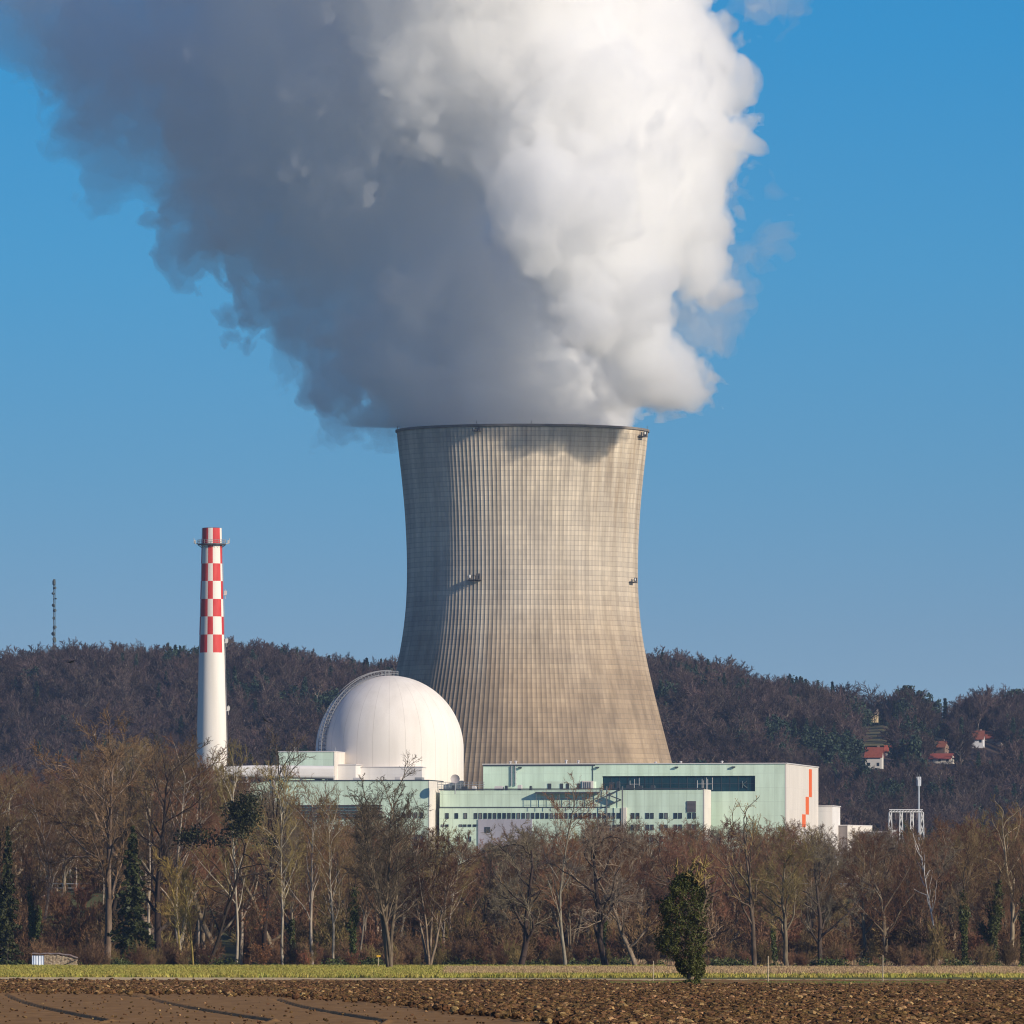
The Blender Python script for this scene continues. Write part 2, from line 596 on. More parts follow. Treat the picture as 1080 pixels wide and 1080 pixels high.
def build_plume():
    core = [  # px, py, radius px, depth m (minus = towards the camera)
        (551, 500, 118, 0), (550, 460, 124, 0), (546, 425, 126, 1), (540, 385, 122, 3), (530, 340, 122, 5),
        # billows on the sunny side, overhanging the rim
        (702, 402, 43, -45), (727, 400, 27, -44), (690, 428, 27, -44), (660, 424, 16, -52), (668, 372, 44, -56), (640, 338, 58, -64), (655, 290, 70, -58), (605, 300, 54, -66), (646, 372, 36, -68), (690, 420, 28, -30), (666, 408, 32, -46), (622, 354, 38, -74),
        (738, 300, 30, -26), (705, 275, 52, -36), (695, 235, 74, -36), (752, 245, 34, -18), (758, 210, 26, -12), (738, 165, 40, -14),
        (748, 110, 36, -8), (745, 60, 34, 0), (764, 15, 26, 0), (720, 110, 62, -12), (690, 160, 92, -30), (630, 200, 105, -46), (600, 240, 86, -62),
        (605, 120, 125, -36), (690, 60, 82, -8), (565, 170, 60, -46),
        # shaded side drifting away to the left
        (440, 400, 62, 10), (405, 395, 50, 18), (375, 405, 36, 24), (352, 428, 13, 22), (372, 430, 16, 18), (400, 440, 20, 8), (352, 380, 36, 28), (385, 345, 62, 26), (336, 330, 30, 30), (322, 352, 16, 30),
        (430, 320, 84, 14), (335, 285, 36, 34), (266, 308, 30, 40), (258, 282, 42, 42), (222, 240, 44, 46), (190, 212, 32, 48), (285, 235, 72, 40), (250, 318, 14, 40), (272, 322, 12, 40), (205, 268, 16, 44), (180, 235, 16, 46),
        (360, 250, 94, 30), (440, 225, 96, 22), (290, 160, 100, 42), (400, 130, 130, 30), (490, 60, 140, 10), (320, 60, 130, 40), (215, 130, 46, 50), (200, 60, 60, 52), (470, 150, 60, -2), (400, 90, 70, 2), (330, 190, 60, 16), (560, 60, 90, -20),
        # heads of the shaded side that stand out far enough to catch some sun
        (425, 70, 68, -48), (335, 105, 52, -25), (250, 62, 54, -16), (352, 212, 44, -13), (436, 322, 44, -30), (285, 190, 36, 0), (395, 150, 44, -34), (245, 255, 26, 4), (372, 372, 28, -6),
        # above the frame
        (480, -80, 170, 10), (640, -60, 120, -5), (330, -90, 150, 40), (520, -150, 130, 15), (380, -150, 130, 40), (230, -80, 110, 60),
    ]
    core = [(x_, y_, r_, d_ - 16 - max(0, 330 - y_) / 330 * 26 if (x_ < 500 and d_ > 8 and r_ > 11) else d_) for (x_, y_, r_, d_) in core]
    lo = (-122.0, -104.0, -12.0)
    hi = (80.0, 104.0, 180.0)
    vox = 0.8
    Fd = plume_field([B(*b) for b in core], vox, lo, hi, 2.6, [(7.5, 24.0, 2), (4.4, 10.5, 2), (3.0, 9.0, 1), (2.8, 4.6, 2), (2.4, 2.4, 1)], 3)
    # keep the foot of the column inside the rim
    nx, ny, nz = Fd.shape
    gx = lo[0] + vox * np.arange(nx)
    gy = lo[1] + vox * np.arange(ny)
    gz = lo[2] + vox * np.arange(nz)
    rad = np.sqrt(gx[:, None] ** 2 + gy[None, :] ** 2)
    kz = int(np.searchsorted(gz, 1.0))
    for i in range(nz):
        if gz[i] < 1.5:
            lim = np.where(gx[:, None] > 20, 60.0, 36.0) if gz[i] > 0.3 else 35.6
            Fd[:, :, i] = np.maximum(Fd[:, :, i], (rad - lim))
    root = thing('steam_plume', 'giant white and grey steam plume billowing out of the cooling tower, drifting left', 'steam plume', (TX, TY, TTOP))
    # three nested bodies: thin all over, denser towards the fresh sunny column
    bx = gx[:, None, None] + 9 * np.sin(gy / 17.0)[None, :, None] + 9 * np.sin(gz / 13.0)[None, None, :] - 0.10 * gz[None, None, :]
    link('soft_cloud', iso_mesh('soft_cloud', Fd, vox, lo, 0.3), steam_mat('steam_soft', DENS[0]), root)
    Fm = np.maximum(Fd + 0.6, -(bx + 42.0)).astype(np.float32)
    link('billow_cloud', iso_mesh('billow_cloud', Fm, vox, lo, 0.0), steam_mat('steam_billow', DENS[1]), root)
    Fm = np.maximum(Fd + 1.2, -(bx + 2.0)).astype(np.float32)
    link('dense_cloud', iso_mesh('dense_cloud', Fm, vox, lo, 0.0), steam_mat('steam_dense', DENS[2]), root)
    # thin torn wisps
    groups = [
        ([(150, 110, 76, 30), (110, 70, 70, 36), (200, 150, 62, 30), (130, 150, 40, 30), (160, 60, 80, 20), (90, 120, 40, 40), (60, 40, 50, 60), (20, 10, 44, 64), (180, 60, 90, 50), (100, -10, 100, 60), (260, 120, 90, 50), (-40, -40, 60, 70), (30, -90, 90, 70)], (-185.0, -45.0, 40.0), (-50.0, 115.0, 165.0), 1.1),
        ([(346, 440, 14, 22), (360, 448, 10, 18), (372, 446, 12, 16), (402, 450, 18, 6), (398, 430, 26, 12), (334, 410, 10, 26), (305, 318, 20, 36), (318, 370, 12, 30)], (-95.0, -30.0, -6.0), (-30.0, 70.0, 55.0), 0.8),
        ([(775, 262, 18, -8), (800, 262, 10, -6), (812, 256, 7, -6), (745, 325, 26, -16), (715, 330, 26, -16), (772, 215, 24, -6), (760, 290, 20, -12), (735, 345, 20, -22)], (30.0, -60.0, 10.0), (90.0, 30.0, 90.0), 0.8),
        ([(805, 4, 14, 0), (825, -4, 15, 0), (790, -12, 16, 0)], (50.0, -25.0, 110.0), (95.0, 25.0, 150.0), 0.9),
    ]
    for gi, (bl, l2, h2, vx) in enumerate(groups):
        Fw = plume_field([B(*b) for b in bl], vx, l2, h2, 2.4, [(9.0, 24.0, 0), (8.0, 11.0, 0), (6.0, 5.0, 0), (3.0, 2.6, 0)], 23 + gi * 7)
        me = iso_mesh('wisp', Fw, vx, l2, 0.0)
        link('wisp', me, steam_mat('steam_wisp', DENS[3]), root)


DENS = (0.095, 0.035, 0.04, 0.035)
if PLUME: build_plume()
# ------------------------------------------------------------------ power plant buildings
GZ = 12.0     # ground level at the plant


def wall_mat(name, c, joint=0.9, pw=3.0, ph=4.0, dirt=0.17, rough=0.6):
    """coated panels with faint joints, slight tone change per panel and a little run-off dirt"""
    m = material(name, c, rough, 0.3)
    t = NT(m)
    tc = t.n('TexCoord')
    sep = t.n('SeparateXYZ')
    t.l(tc.outputs['Object'], sep.inputs[0])
    cb = t.n('CombineXYZ')
    ad = t.n('Math', operation='ADD')
    t.l(sep.outputs['X'], ad.inputs[0])
    t.l(sep.outputs['Y'], ad.inputs[1])
    t.l(ad.outputs[0], cb.inputs[0])
    t.l(sep.outputs['Z'], cb.inputs[1])
    br = t.n('TexBrick')
    br.offset = 0.0
    t.set(br, Scale=1.0)
    br.inputs['Color1'].default_value = (*[q * 0.97 for q in c], 1)
    br.inputs['Color2'].default_value = (*[min(1, q * 1.03) for q in c], 1)
    br.inputs['Mortar'].default_value = (*[q * joint for q in c], 1)
    br.inputs['Mortar Size'].default_value = 0.07
    br.inputs['Brick Width'].default_value = pw
    br.inputs['Row Height'].default_value = ph
    t.l(cb.outputs[0], br.inputs['Vector'])
    nz = t.n('TexNoise')
    mp = t.n('Mapping')
    mp.inputs['Scale'].default_value = (1, 1, 0.12)
    t.l(tc.outputs['Object'], mp.inputs['Vector'])
    t.l(mp.outputs[0], nz.inputs['Vector'])
    t.set(nz, Scale=0.5, Detail=4)
    rp = t.n('ValToRGB')
    rp.color_ramp.elements[0].position = 0.35
    rp.color_ramp.elements[0].color = (1 - dirt, 1 - dirt, 1 - dirt * 1.1, 1)
    rp.color_ramp.elements[1].position = 0.62
    rp.color_ramp.elements[1].color = (1.0, 1.0, 1.0, 1)
    t.l(nz.outputs['Fac'], rp.inputs['Fac'])
    mx = t.n('Mix', data_type='RGBA', blend_type='MULTIPLY')
    mx.inputs[0].default_value = 1.0
    t.l(br.outputs['Color'], mx.inputs[6])
    t.l(rp.outputs[0], mx.inputs[7])
    t.l(mx.outputs[2], t.bsdf.inputs['Base Color'])
    return m


MINT = wall_mat('mint_panel', (0.69, 0.84, 0.68))
MINT2 = wall_mat('mint_panel_narrow', (0.68, 0.83, 0.67), 0.86, 2.4, 3.4)
CREAM = wall_mat('cream_panel', (0.73, 0.67, 0.60), 0.95, 6.0, 6.0, 0.08)
WHITEP = wall_mat('white_panel', (0.80, 0.76, 0.72), 0.95, 5.0, 5.0, 0.08)
LILAC = wall_mat('lilac_panel', (0.42, 0.40, 0.45), 0.9, 2.4, 3.4, 0.1)
DARKW = wall_mat('dark_shade_panel', (0.05, 0.042, 0.05), 0.8, 2.0, 3.0, 0.2)
ROOFG = noisy('roof_gravel', (0.30, 0.28, 0.27), (0.40, 0.38, 0.36), 0.8)
TRIM = material('pale_trim', (0.62, 0.58, 0.56), 0.5)
DTRIM = material('dark_trim', (0.05, 0.06, 0.07), 0.5)
GLASS = material('window_glass', (0.018, 0.03, 0.045), 0.12, 0.5)
BLIND = material('window_blind', (0.16, 0.16, 0.155), 0.35, 0.5)
GREYG = material('window_glass_grey', (0.05, 0.06, 0.07), 0.2, 0.5)
rwin = random.Random(12)
TEAL = wall_mat('dark_teal_glazing', (0.012, 0.045, 0.062), 0.55, 3.2, 5.2, 0.1, 0.25)
STEEL = material('plant_steel', (0.30, 0.31, 0.32), 0.5, 0.5)
DSTEEL = material('plant_dark_steel', (0.07, 0.08, 0.09), 0.5, 0.5)
ORANGE = material('orange_paint', (0.80, 0.14, 0.015), 0.5, 0.3)
REDP = noisy('red_paint', (0.50, 0.030, 0.030), (0.66, 0.07, 0.06), 0.5, 0.6, 0.25, (1, 1, 0.2))
WHITEC = noisy('chimney_white', (0.80, 0.75, 0.68), (0.66, 0.61, 0.54), 0.35, 0.7, 0.25, (1, 1, 0.06), 0.42, 0.8)


def mpx(Y):
    return Y / F


def X_(px, Y):
    return (px - 540) / F * Y


def Z_(py, Y):
    return EYE + (HZ - py) / F * Y


# --- turbine hall: tall block at the back, lower office block in front of it
YH = 2850.0
YAW = R(-10)
cy_, sy_ = math.cos(YAW), math.sin(YAW)
corner = Vector((X_(828, YH), YH, GZ))      # front right corner of the tall block


def hall():
    root = thing('turbine_hall', 'long mint green flat-roofed turbine hall with dark window band and cream end wall striped orange', 'turbine hall', corner, YAW)
    u = mpx(YH)
    L = (828 - 509.5) * u / cy_         # local x from -L to 0, local y from 0 (front) to D (back)
    D = (862 - 828) * u / abs(sy_) * 1.2
    H = Z_(805.5, YH) - GZ

    def lx(px):
        return (px - 828) * u / cy_

    def lz(py):
        return Z_(py, YH) - GZ
    b = MB()
    gx0, gx1, gz0, gz1 = lx(635.5), lx(774), lz(833.5), lz(818)
    gx2, gz2 = lx(796.5), lz(834.5)
    # front wall laid round the window band so the glazing sits in a true recess
    b.add([(-L, 0, -2), (gx0, 0, -2), (gx0, 0, H), (-L, 0, H)], [(0, 1, 2, 3)])
    b.add([(gx0, 0, gz1), (gx2, 0, gz1), (gx2, 0, H), (gx0, 0, H)], [(0, 1, 2, 3)])
    b.add([(gx0, 0, -2), (gx2, 0, -2), (gx2, 0, gz2), (gx0, 0, gz2)], [(0, 1, 2, 3)])
    b.add([(gx2, 0, -2), (0, 0, -2), (0, 0, H), (gx2, 0, H)], [(0, 1, 2, 3)])
    for (xa, xb, za, zb) in ((gx0, gx0, gz2, gz1), (gx2, gx2, gz2, gz1)):
        b.add([(xa, 0, za), (xa, 0.9, za), (xa, 0.9, zb), (xa, 0, zb)], [(0, 1, 2, 3)])
    b.add([(gx0, 0, gz2), (gx2, 0, gz2), (gx2, 0.9, gz2), (gx0, 0.9, gz2)], [(0, 1, 2, 3)])
    b.add([(gx0, 0, gz1), (gx2, 0, gz1), (gx2, 0.9, gz1), (gx0, 0.9, gz1)], [(0, 1, 2, 3)])
    # left and back walls
    b.add([(-L, 0, -2), (-L, D, -2), (-L, D, H), (-L, 0, H)], [(0, 1, 2, 3)])
    b.add([(-L, D, -2), (0, D, -2), (0, D, H), (-L, D, H)], [(0, 1, 2, 3)])
    b.build('wall', MINT, root)
    b = MB()
    b.box(0.0, 0.35, -0.05, D, -2, H)
    b.build('end_wall', CREAM, root)
    b = MB()
    b.box(-L, 0, 0.1, D - 0.1, H - 0.6, H - 0.2)
    b.build('roof', ROOFG, root)
    b = MB()
    b.box(-L - 0.3, 0.6, -0.3, 0.2, H + 0.002, H + 0.28)
    b.box(0.1, 0.6, 0.2, D, H + 0.002, H + 0.28)
    b.build('parapet_trim', TRIM, root)
    b = MB()
    b.box(-L - 0.15, lx(628), -0.16, -0.004, H - 0.42, H)
    b.box(lx(625.2), lx(625.9), -0.14, -0.004, lz(825), H - 0.42)
    b.build('gutter', DTRIM, root)
    b = MB()
    b.box(gx0, gx2, 0.65, 0.85, gz2, gz1)
    w = b.build('window_band', TEAL, root)
    b = MB()
    nb = 18
    for i in range(1, nb):
        x = gx0 + (gx2 - gx0) * i / nb
        b.box(x - 0.05, x + 0.05, 0.55, 0.648, gz2, gz1)
    b.box(gx0, gx2, 0.5, 0.54, gz2 + (gz1 - gz2) * 0.5 - 0.05, gz2 + (gz1 - gz2) * 0.5 + 0.05)
    b.build('frame', DTRIM, w)
    # letters standing in the glazing, as far as they can be read
    for px in (783.0,):
        b = MB()
        x0, z0, z1 = lx(px), lz(831.0), lz(823.5)
        b.bar((x0, 0.42, z0), (x0, 0.42, z1), 0.22)
        b.bar((x0, 0.42, (z0 + z1) / 2), (x0 + 1.3, 0.42, z1), 0.22)
        b.bar((x0 + .1, 0.42, (z0 + z1) / 2), (x0 + 1.4, 0.42, z0), 0.22)
        b.build('letter', material('letter_grey', (0.09, 0.12, 0.13), 0.5), w)
    # stepped orange stripe on the end wall
    def dy(px):
        return (px - 828) * u / abs(sy_) * 1.2
    b = MB()
    for (p0, p1, q0, q1) in ((851.8, 854.8, 808.2, 838), (848.3, 851.6, 838.2, 857), (844.6, 848.2, 857.2, 871)):
        b.box(0.36, 0.42, dy(p0), dy(p1), lz(q1), lz(q0))
    b.build('orange_stripe', ORANGE, root)
    # pipe pairs up the front wall
    for px in (539.6, 543.6):
        b = MB()
        b.tube([(lx(px), -0.25, lz(828)), (lx(px), -0.25, lz(807))], 0.2, 8)
        for q in range(4):
            z = lz(826) + q * 1.6
            b.box(lx(px) - 0.35, lx(px) + 0.35, -0.3, -0.004, z, z + 0.12)
        b.build('rain_pipe', STEEL, root)
    # roof vents
    for px, dd, hh in ((537, 2, .7), (542, 3, .9), (596, 2, 1.1), (609, 2, .9), (690, 3, .5), (716, 4, .6), (760, 3, .7)):
        b = MB()
        b.tube([(lx(px), dd, H - 0.2), (lx(px), dd, H + hh)], 0.28, 8)
        b.tube([(lx(px), dd, H + hh), (lx(px), dd, H + hh + 0.25)], [0.5, 0.3], 8)
        b.build('roof_vent', TRIM, root)
    for px in (548.8, 630.5, 714, 774):
        b = MB()
        b.box(lx(px) - 0.5, lx(px) + 0.5, -0.7, -0.17, H - 1.1, H - 0.7)
        b.build('wall_floodlight', DTRIM, root)


def window_grid(root, spots, y, mat=GLASS):
    """spots: (x0, x1, z0, z1) in local coordinates on the plane y; each a framed pane set in a reveal"""
    for (x0, x1, z0, z1) in spots:
        b = MB()
        b.box(x0, x1, y - 0.03, y - 0.004, z0, z1)
        w = b.build('window', rwin.choice([mat, mat, mat, GREYG, GREYG, BLIND]), root)
        b = MB()
        t = 0.07
        b.box(x0 - t, x1 + t, y - 0.12, y - 0.004, z1, z1 + t)
        b.box(x0 - t, x1 + t, y - 0.16, y - 0.004, z0 - t, z0)
        b.box(x0 - t, x0, y - 0.12, y - 0.004, z0, z1)
        b.box(x1, x1 + t, y - 0.12, y - 0.004, z0, z1)
        b.build('frame', DTRIM, w)


def office():
    Y = 2838.0
    u = mpx(Y)
    base = Vector((X_(742, Y), Y, GZ))
    root = thing('office_block', 'low mint green office block with rows of small windows below the hall', 'office building', base, YAW)

    def lx(px): return (px - 742) * u / cy_
    def lz(py): return Z_(py, Y) - GZ
    x0 = lx(463.5)
    D = (753 - 742) * u / abs(sy_)
    H = lz(832.8)
    b = MB()
    b.box(x0, 0, 0, D * 0.72, -2, H)
    b.build('wall', MINT2, root)
    b = MB()
    b.box(0.004, 0.25, -0.1, D * 0.72, -2, H + 0.1)
    b.build('end_wall', CREAM, root)
    b = MB()
    b.box(x0 - 0.2, 0.3, -0.25, 0.3, H + 0.11, H + 0.45)
    b.box(x0, lx(642), -0.22, -0.004, lz(851.8), lz(850.6))
    b.build('parapet_trim', DTRIM, root)
    # roof beyond the end wall, running on to the stair tower
    b = MB()
    b.box(x0, lx(654), -0.65, -0.004, -2, lz(851.9))
    pr = b.build('lower_storey', MINT2, root)
    sp = []
    for px in (470, 480, 489.5):
        sp.append((lx(px), lx(px + 3.2), lz(862.6), lz(857.2)))
    px = 500.6
    while px < 572:
        sp.append((lx(px), lx(px + 3.0), lz(862.8), lz(857.2)))
        px += 5.03
    while px < 652:
        sp.append((lx(px), lx(px + 2.9), lz(862.8), lz(857.4)))
        px += 5.03
    for px in (484.5, 489, 494, 499.5, 470, 465.5):
        sp.append((lx(px), lx(px + 3.0), lz(871.3), lz(869.2)))
    for px in (466, 471, 482, 494):
        sp.append((lx(px), lx(px + 3.0), lz(887), lz(882)))
    for px in np.arange(506, 652, 5.03):
        if px > 628: sp.append((lx(px), lx(px + 2.9), lz(876), lz(870)))
    window_grid(root, sp, -0.65)
    sp = []
    for r0, r1 in ((857.5, 863), (869.8, 875.2), (882, 887.5)):
        for px in (666, 671.2, 681.3, 686.2, 696.1, 701, 711.0, 715.9, 725.7, 730.6):
            sp.append((lx(px), lx(px + 3.2), lz(r1), lz(r0)))
    window_grid(root, sp, 0.0)
    # lilac entrance bay
    b = MB()
    b.box(lx(504.5), lx(562), -0.9, -0.655, -2, lz(863.6))
    b.build('lilac_bay', LILAC, root)
    b = MB()
    b.box(lx(511.6), lx(517.6), -1.0, -0.91, lz(878), lz(871.8))
    lv = b.build('louvre', DTRIM, root)
    b = MB()
    b.box(lx(724.4), lx(734), -0.16, -0.004, lz(856.6), lz(844.8))
    for k in range(9):
        z = lz(856.6) + (lz(844.8) - lz(856.6)) * (k + 0.3) / 9
        b.box(lx(724.4), lx(734), -0.24, -0.165, z, z + 0.16)
    b.build('louvre', material('grey_louvre', (0.13, 0.12, 0.13), 0.6), root)
    # cream pier
    b = MB()
    b.box(lx(656), lx(661.4), -0.9, -0.004, -2, lz(851.5))
    b.build('cream_pier', CREAM, root)
    # plant room on the roof with doors, canopy below it
    b = MB()
    b.box(lx(570), lx(625), 1.5, 6.5, H + 0.46, lz(823.6))
    rm = b.build('roof_plant_room', MINT, root)
    b = MB()
    b.box(lx(613.5), lx(625.2), 1.2, 1.496, H + 0.46, lz(823.2))
    b.build('cream_panel', CREAM, rm)
    for px, w in ((577, 3.6), (590, 3.2), (596.5, 3.0), (608.3, 3.4)):
        b = MB()
        b.box(lx(px), lx(px + w), 1.38, 1.494, lz(832.4), lz(825.8))
        b.build('door', DTRIM, rm)
    b = MB()
    for px in (615, 617, 619.2, 621.4):
        b.box(lx(px), lx(px + 0.9), 1.1, 1.196, lz(832), lz(824.4))
    b.build('louvre', DTRIM, rm)
    b = MB()
    b.box(lx(566), lx(633), -2.2, -0.26, lz(836.6), lz(834.8))
    for px in np.linspace(567, 632, 9):
        b.bar((lx(px), -2.1, lz(851)), (lx(px), -2.1, lz(836.6)), 0.14)
    b.bar((lx(567), -2.1, lz(842)), (lx(632), -2.1, lz(842)), 0.12)
    b.build('canopy', DSTEEL, root)
    # outside stair
    b = MB()
    for k in range(3):
        z0 = lz(849.5) + k * 1.45
        s = 1 if k % 2 == 0 else -1
        xa, xb = lx(642), lx(656)
        if s < 0: xa, xb = xb, xa
        b.add([(xa, -2.0, z0), (xb, -2.0, z0 + 1.45), (xb, -2.0, z0 + 1.75), (xa, -2.0, z0 + 0.3),
               (xa, -0.9, z0), (xb, -0.9, z0 + 1.45), (xb, -0.9, z0 + 1.75), (xa, -0.9, z0 + 0.3)],
              [(0, 1, 2, 3), (4, 7, 6, 5), (0, 4, 5, 1), (3, 2, 6, 7), (0, 3, 7, 4), (1, 5, 6, 2)])
    for px in (641, 657.5):
        b.bar((lx(px), -2.05, -1), (lx(px), -2.05, H + 1.0), 0.2)
        b.bar((lx(px), -0.95, -1), (lx(px), -0.95, H + 1.0), 0.2)
    b.build('outside_stair', DSTEEL, root)
    # clutter on the roof
    for px, w, h in ((476, 3, .8), (486, 6, .5), (497, 4, .6), (521, 9, .55), (532, 2.4, .7), (545.5, 4, .9), (558, 2, .6), (642, 5, 1.6), (650, 3, 1.8), (660, 8, .8), (672, 5, .6), (686, 4, .7)):
        b = MB()
        b.box(lx(px), lx(px + w), 0.6, 2.4, H + 0.0, H + 0.46 + h)
        b.box(lx(px) + 0.1, lx(px + w) - 0.1, 0.7, 2.3, H + 0.46 + h, H + 0.6 + h)
        b.build('roof_vent', TRIM if int(px) % 2 else DTRIM, root)
    # aerials
    for px in (664, 735, 741):
        b = MB()
        for q in (0, 1.3, 2.6):
            b.bar((lx(px) + q, 1.0, H), (lx(px) + q, 1.0, H + 2.6 + q * 0.3), 0.12)
        b.bar((lx(px), 1.0, H + 1.6), (lx(px) + 2.6, 1.0, H + 1.6), 0.12)
        b.build('roof_aerial', TRIM, root)
    # handrail and dish at the left end
    b = MB()
    for px in np.linspace(447, 508, 16):
        b.bar((lx(px), 3.0, H), (lx(px), 3.0, lz(824.0)), 0.12)
    for py in (824.0, 826.5, 829):
        b.bar((lx(447), 3.0, lz(py)), (lx(509), 3.0, lz(py)), 0.14)
    b.build('handrail', STEEL, root)


def dish():
    Y = 2836.0
    u = mpx(Y)
    c = at(480, 821.6, Y)
    root = thing('satellite_dish', 'round pale grey satellite dish on the roof beside the dome', 'satellite dish', (c.x, c.y, c.z - 3.2))
    b = MB()
    r = 4.9 * u
    prof = [(0.001, -0.35)] + [(r * q / 6, -0.35 + 0.45 * (q / 6) ** 2) for q in range(1, 7)]
    V = MB()
    V.lathe(prof, 24)
    rot = Matrix.Rotation(R(80), 3, 'X')
    b.add([rot @ Vector(p) + Vector((0, 0, 3.2)) for p in V.v], V.f)
    b.build('reflector', material('dish_grey', (0.42, 0.38, 0.37), 0.6), root)
    b = MB()
    b.tube([(0, 0.5, -1), (0, 0.5, 3.0)], 0.14, 8)
    b.build('pole', STEEL, root)
    b = MB()
    b.bar((0, -0.1, 1.9), (0, -1.4, 3.0), 0.08)
    b.build('feed_arm', STEEL, root)


def dome():
    Y = 2890.0
    u = mpx(Y)
    c = Vector((X_(411, Y), Y, GZ))
    root = thing('reactor_dome', 'big white domed reactor building with curved ladder on its left flank', 'reactor building', c)
    Rr = 78.0 * u
    zt = Z_(712.5, Y) - GZ
    zs = zt - Rr                                    # springing
    mat = wall_mat('dome_white', (0.80, 0.755, 0.70), 0.93, 8.0, 7.0, 0.05, 0.8)
    # shutter lines as meridians
    t = NT(mat)
    prof = [(Rr, -2)] + [(Rr, zs - 0.1)]
    for k in range(0, 25):
        a = PI / 2 * k / 24
        prof.append((max(0.01, Rr * math.cos(a)), zs + Rr * math.sin(a)))
    b = MB()
    b.lathe(prof, 96)
    m = noisy('dome_render', (0.80, 0.745, 0.68), (0.70, 0.645, 0.58), 0.22, 0.85, 0.15, (1, 1, 0.12), 0.38, 0.75)
    nt = NT(m)
    col = nt.bsdf.inputs['Base Color'].links[0].from_socket
    tc = nt.n('TexCoord')
    sp = nt.n('SeparateXYZ')
    nt.l(tc.outputs['Object'], sp.inputs[0])
    at2 = nt.n('Math', operation='ARCTAN2')
    nt.l(sp.outputs['Y'], at2.inputs[0]); nt.l(sp.outputs['X'], at2.inputs[1])
    ml = nt.n('Math', operation='MULTIPLY'); ml.inputs[1].default_value = 28 / (2 * PI)
    nt.l(at2.outputs[0], ml.inputs[0])
    fr = nt.n('Math', operation='FRACT'); nt.l(ml.outputs[0], fr.inputs[0])
    lt = nt.n('Math', operation='LESS_THAN'); lt.inputs[1].default_value = 0.04
    nt.l(fr.outputs[0], lt.inputs[0])
    fm = nt.n('Math', operation='MULTIPLY'); fm.inputs[1].default_value = 0.32
    nt.l(lt.outputs[0], fm.inputs[0])
    mx = nt.n('Mix', data_type='RGBA')
    nt.l(fm.outputs[0], mx.inputs[0]); nt.l(col, mx.inputs[6])
    mx.inputs[7].default_value = (0.42, 0.36, 0.31, 1)
    nt.l(mx.outputs[2], nt.bsdf.inputs['Base Color'])
    b.build('shell', m, root, smooth=True)
    # curved ladder gantry running up the left flank to the crown
    b = MB()
    az = R(209)
    d = Vector((math.cos(az), math.sin(az), 0))
    s = Vector((-d.y, d.x, 0))
    up = Vector((0, 0, 1))

    def P(a, off, lat):
        return d * ((Rr + off) * math.cos(a)) + up * (zs + (Rr + off) * math.sin(a)) + s * lat
    ang = [R(-6) + (PI / 2 - R(-6)) * k / 34 for k in range(35)]
    for lat in (-0.9, 0.9):
        for off in (0.35, 1.45):
            b.tube([P(a, off, lat) for a in ang], 0.13, 5)
    for k, a in enumerate(ang):
        b.bar(P(a, 0.0, -0.9), P(a, 1.45, -0.9), 0.16)
        b.bar(P(a, 0.0, 0.9), P(a, 1.45, 0.9), 0.16)
        b.bar(P(a, 0.35, -0.9), P(a, 0.35, 0.9), 0.2)
        if k + 1 < len(ang):
            b.bar(P(a, 0.35, 0.9), P(ang[k + 1], 1.45, 0.9), 0.1)
    b.build('ladder_gantry', material('ladder_steel', (0.22, 0.22, 0.23), 0.5, 0.4), root)
    b = MB()
    for k in range(12):
        a = 2 * PI * k / 12
        p = Vector((2.4 * math.cos(a), 2.4 * math.sin(a), zt - 0.2))
        q = Vector((2.4 * math.cos(a + PI / 6), 2.4 * math.sin(a + PI / 6), zt - 0.2))
        b.bar(p, p + up * 1.5, 0.12)
        b.bar(p + up * 1.4, q + up * 1.4, 0.12)
        b.bar(p + up * 0.8, q + up * 0.8, 0.1)
    b.build('crown_railing', STEEL, root)


def simple_block(name, label, cat, px0, px1, py, Y, depth, mat, side=None, sidemat=None, roofm=None, yaw=YAW, details=None):
    """box building whose front shows px0..px1, roof edge at row py"""
    u = mpx(Y)
    c_ = math.cos(yaw)
    base = Vector((X_(px1, Y), Y, GZ))
    root = thing(name, label, cat, base, yaw)
    L = (px1 - px0) * u / c_
    H = Z_(py, Y) - GZ
    b = MB()
    b.box(-L, 0, 0, depth, -2, H)
    b.build('wall', mat, root)
    if sidemat:
        b = MB()
        b.box(0.004, 0.2, -0.05, depth + 0.05, -2, H + 0.02)
        b.build('end_wall', sidemat, root)
    b = MB()
    b.box(-L - 0.15, 0.25, -0.15, depth + 0.1, H + 0.024, H + 0.3)
    b.build('roof', roofm or TRIM, root)
    return root, u, L, H


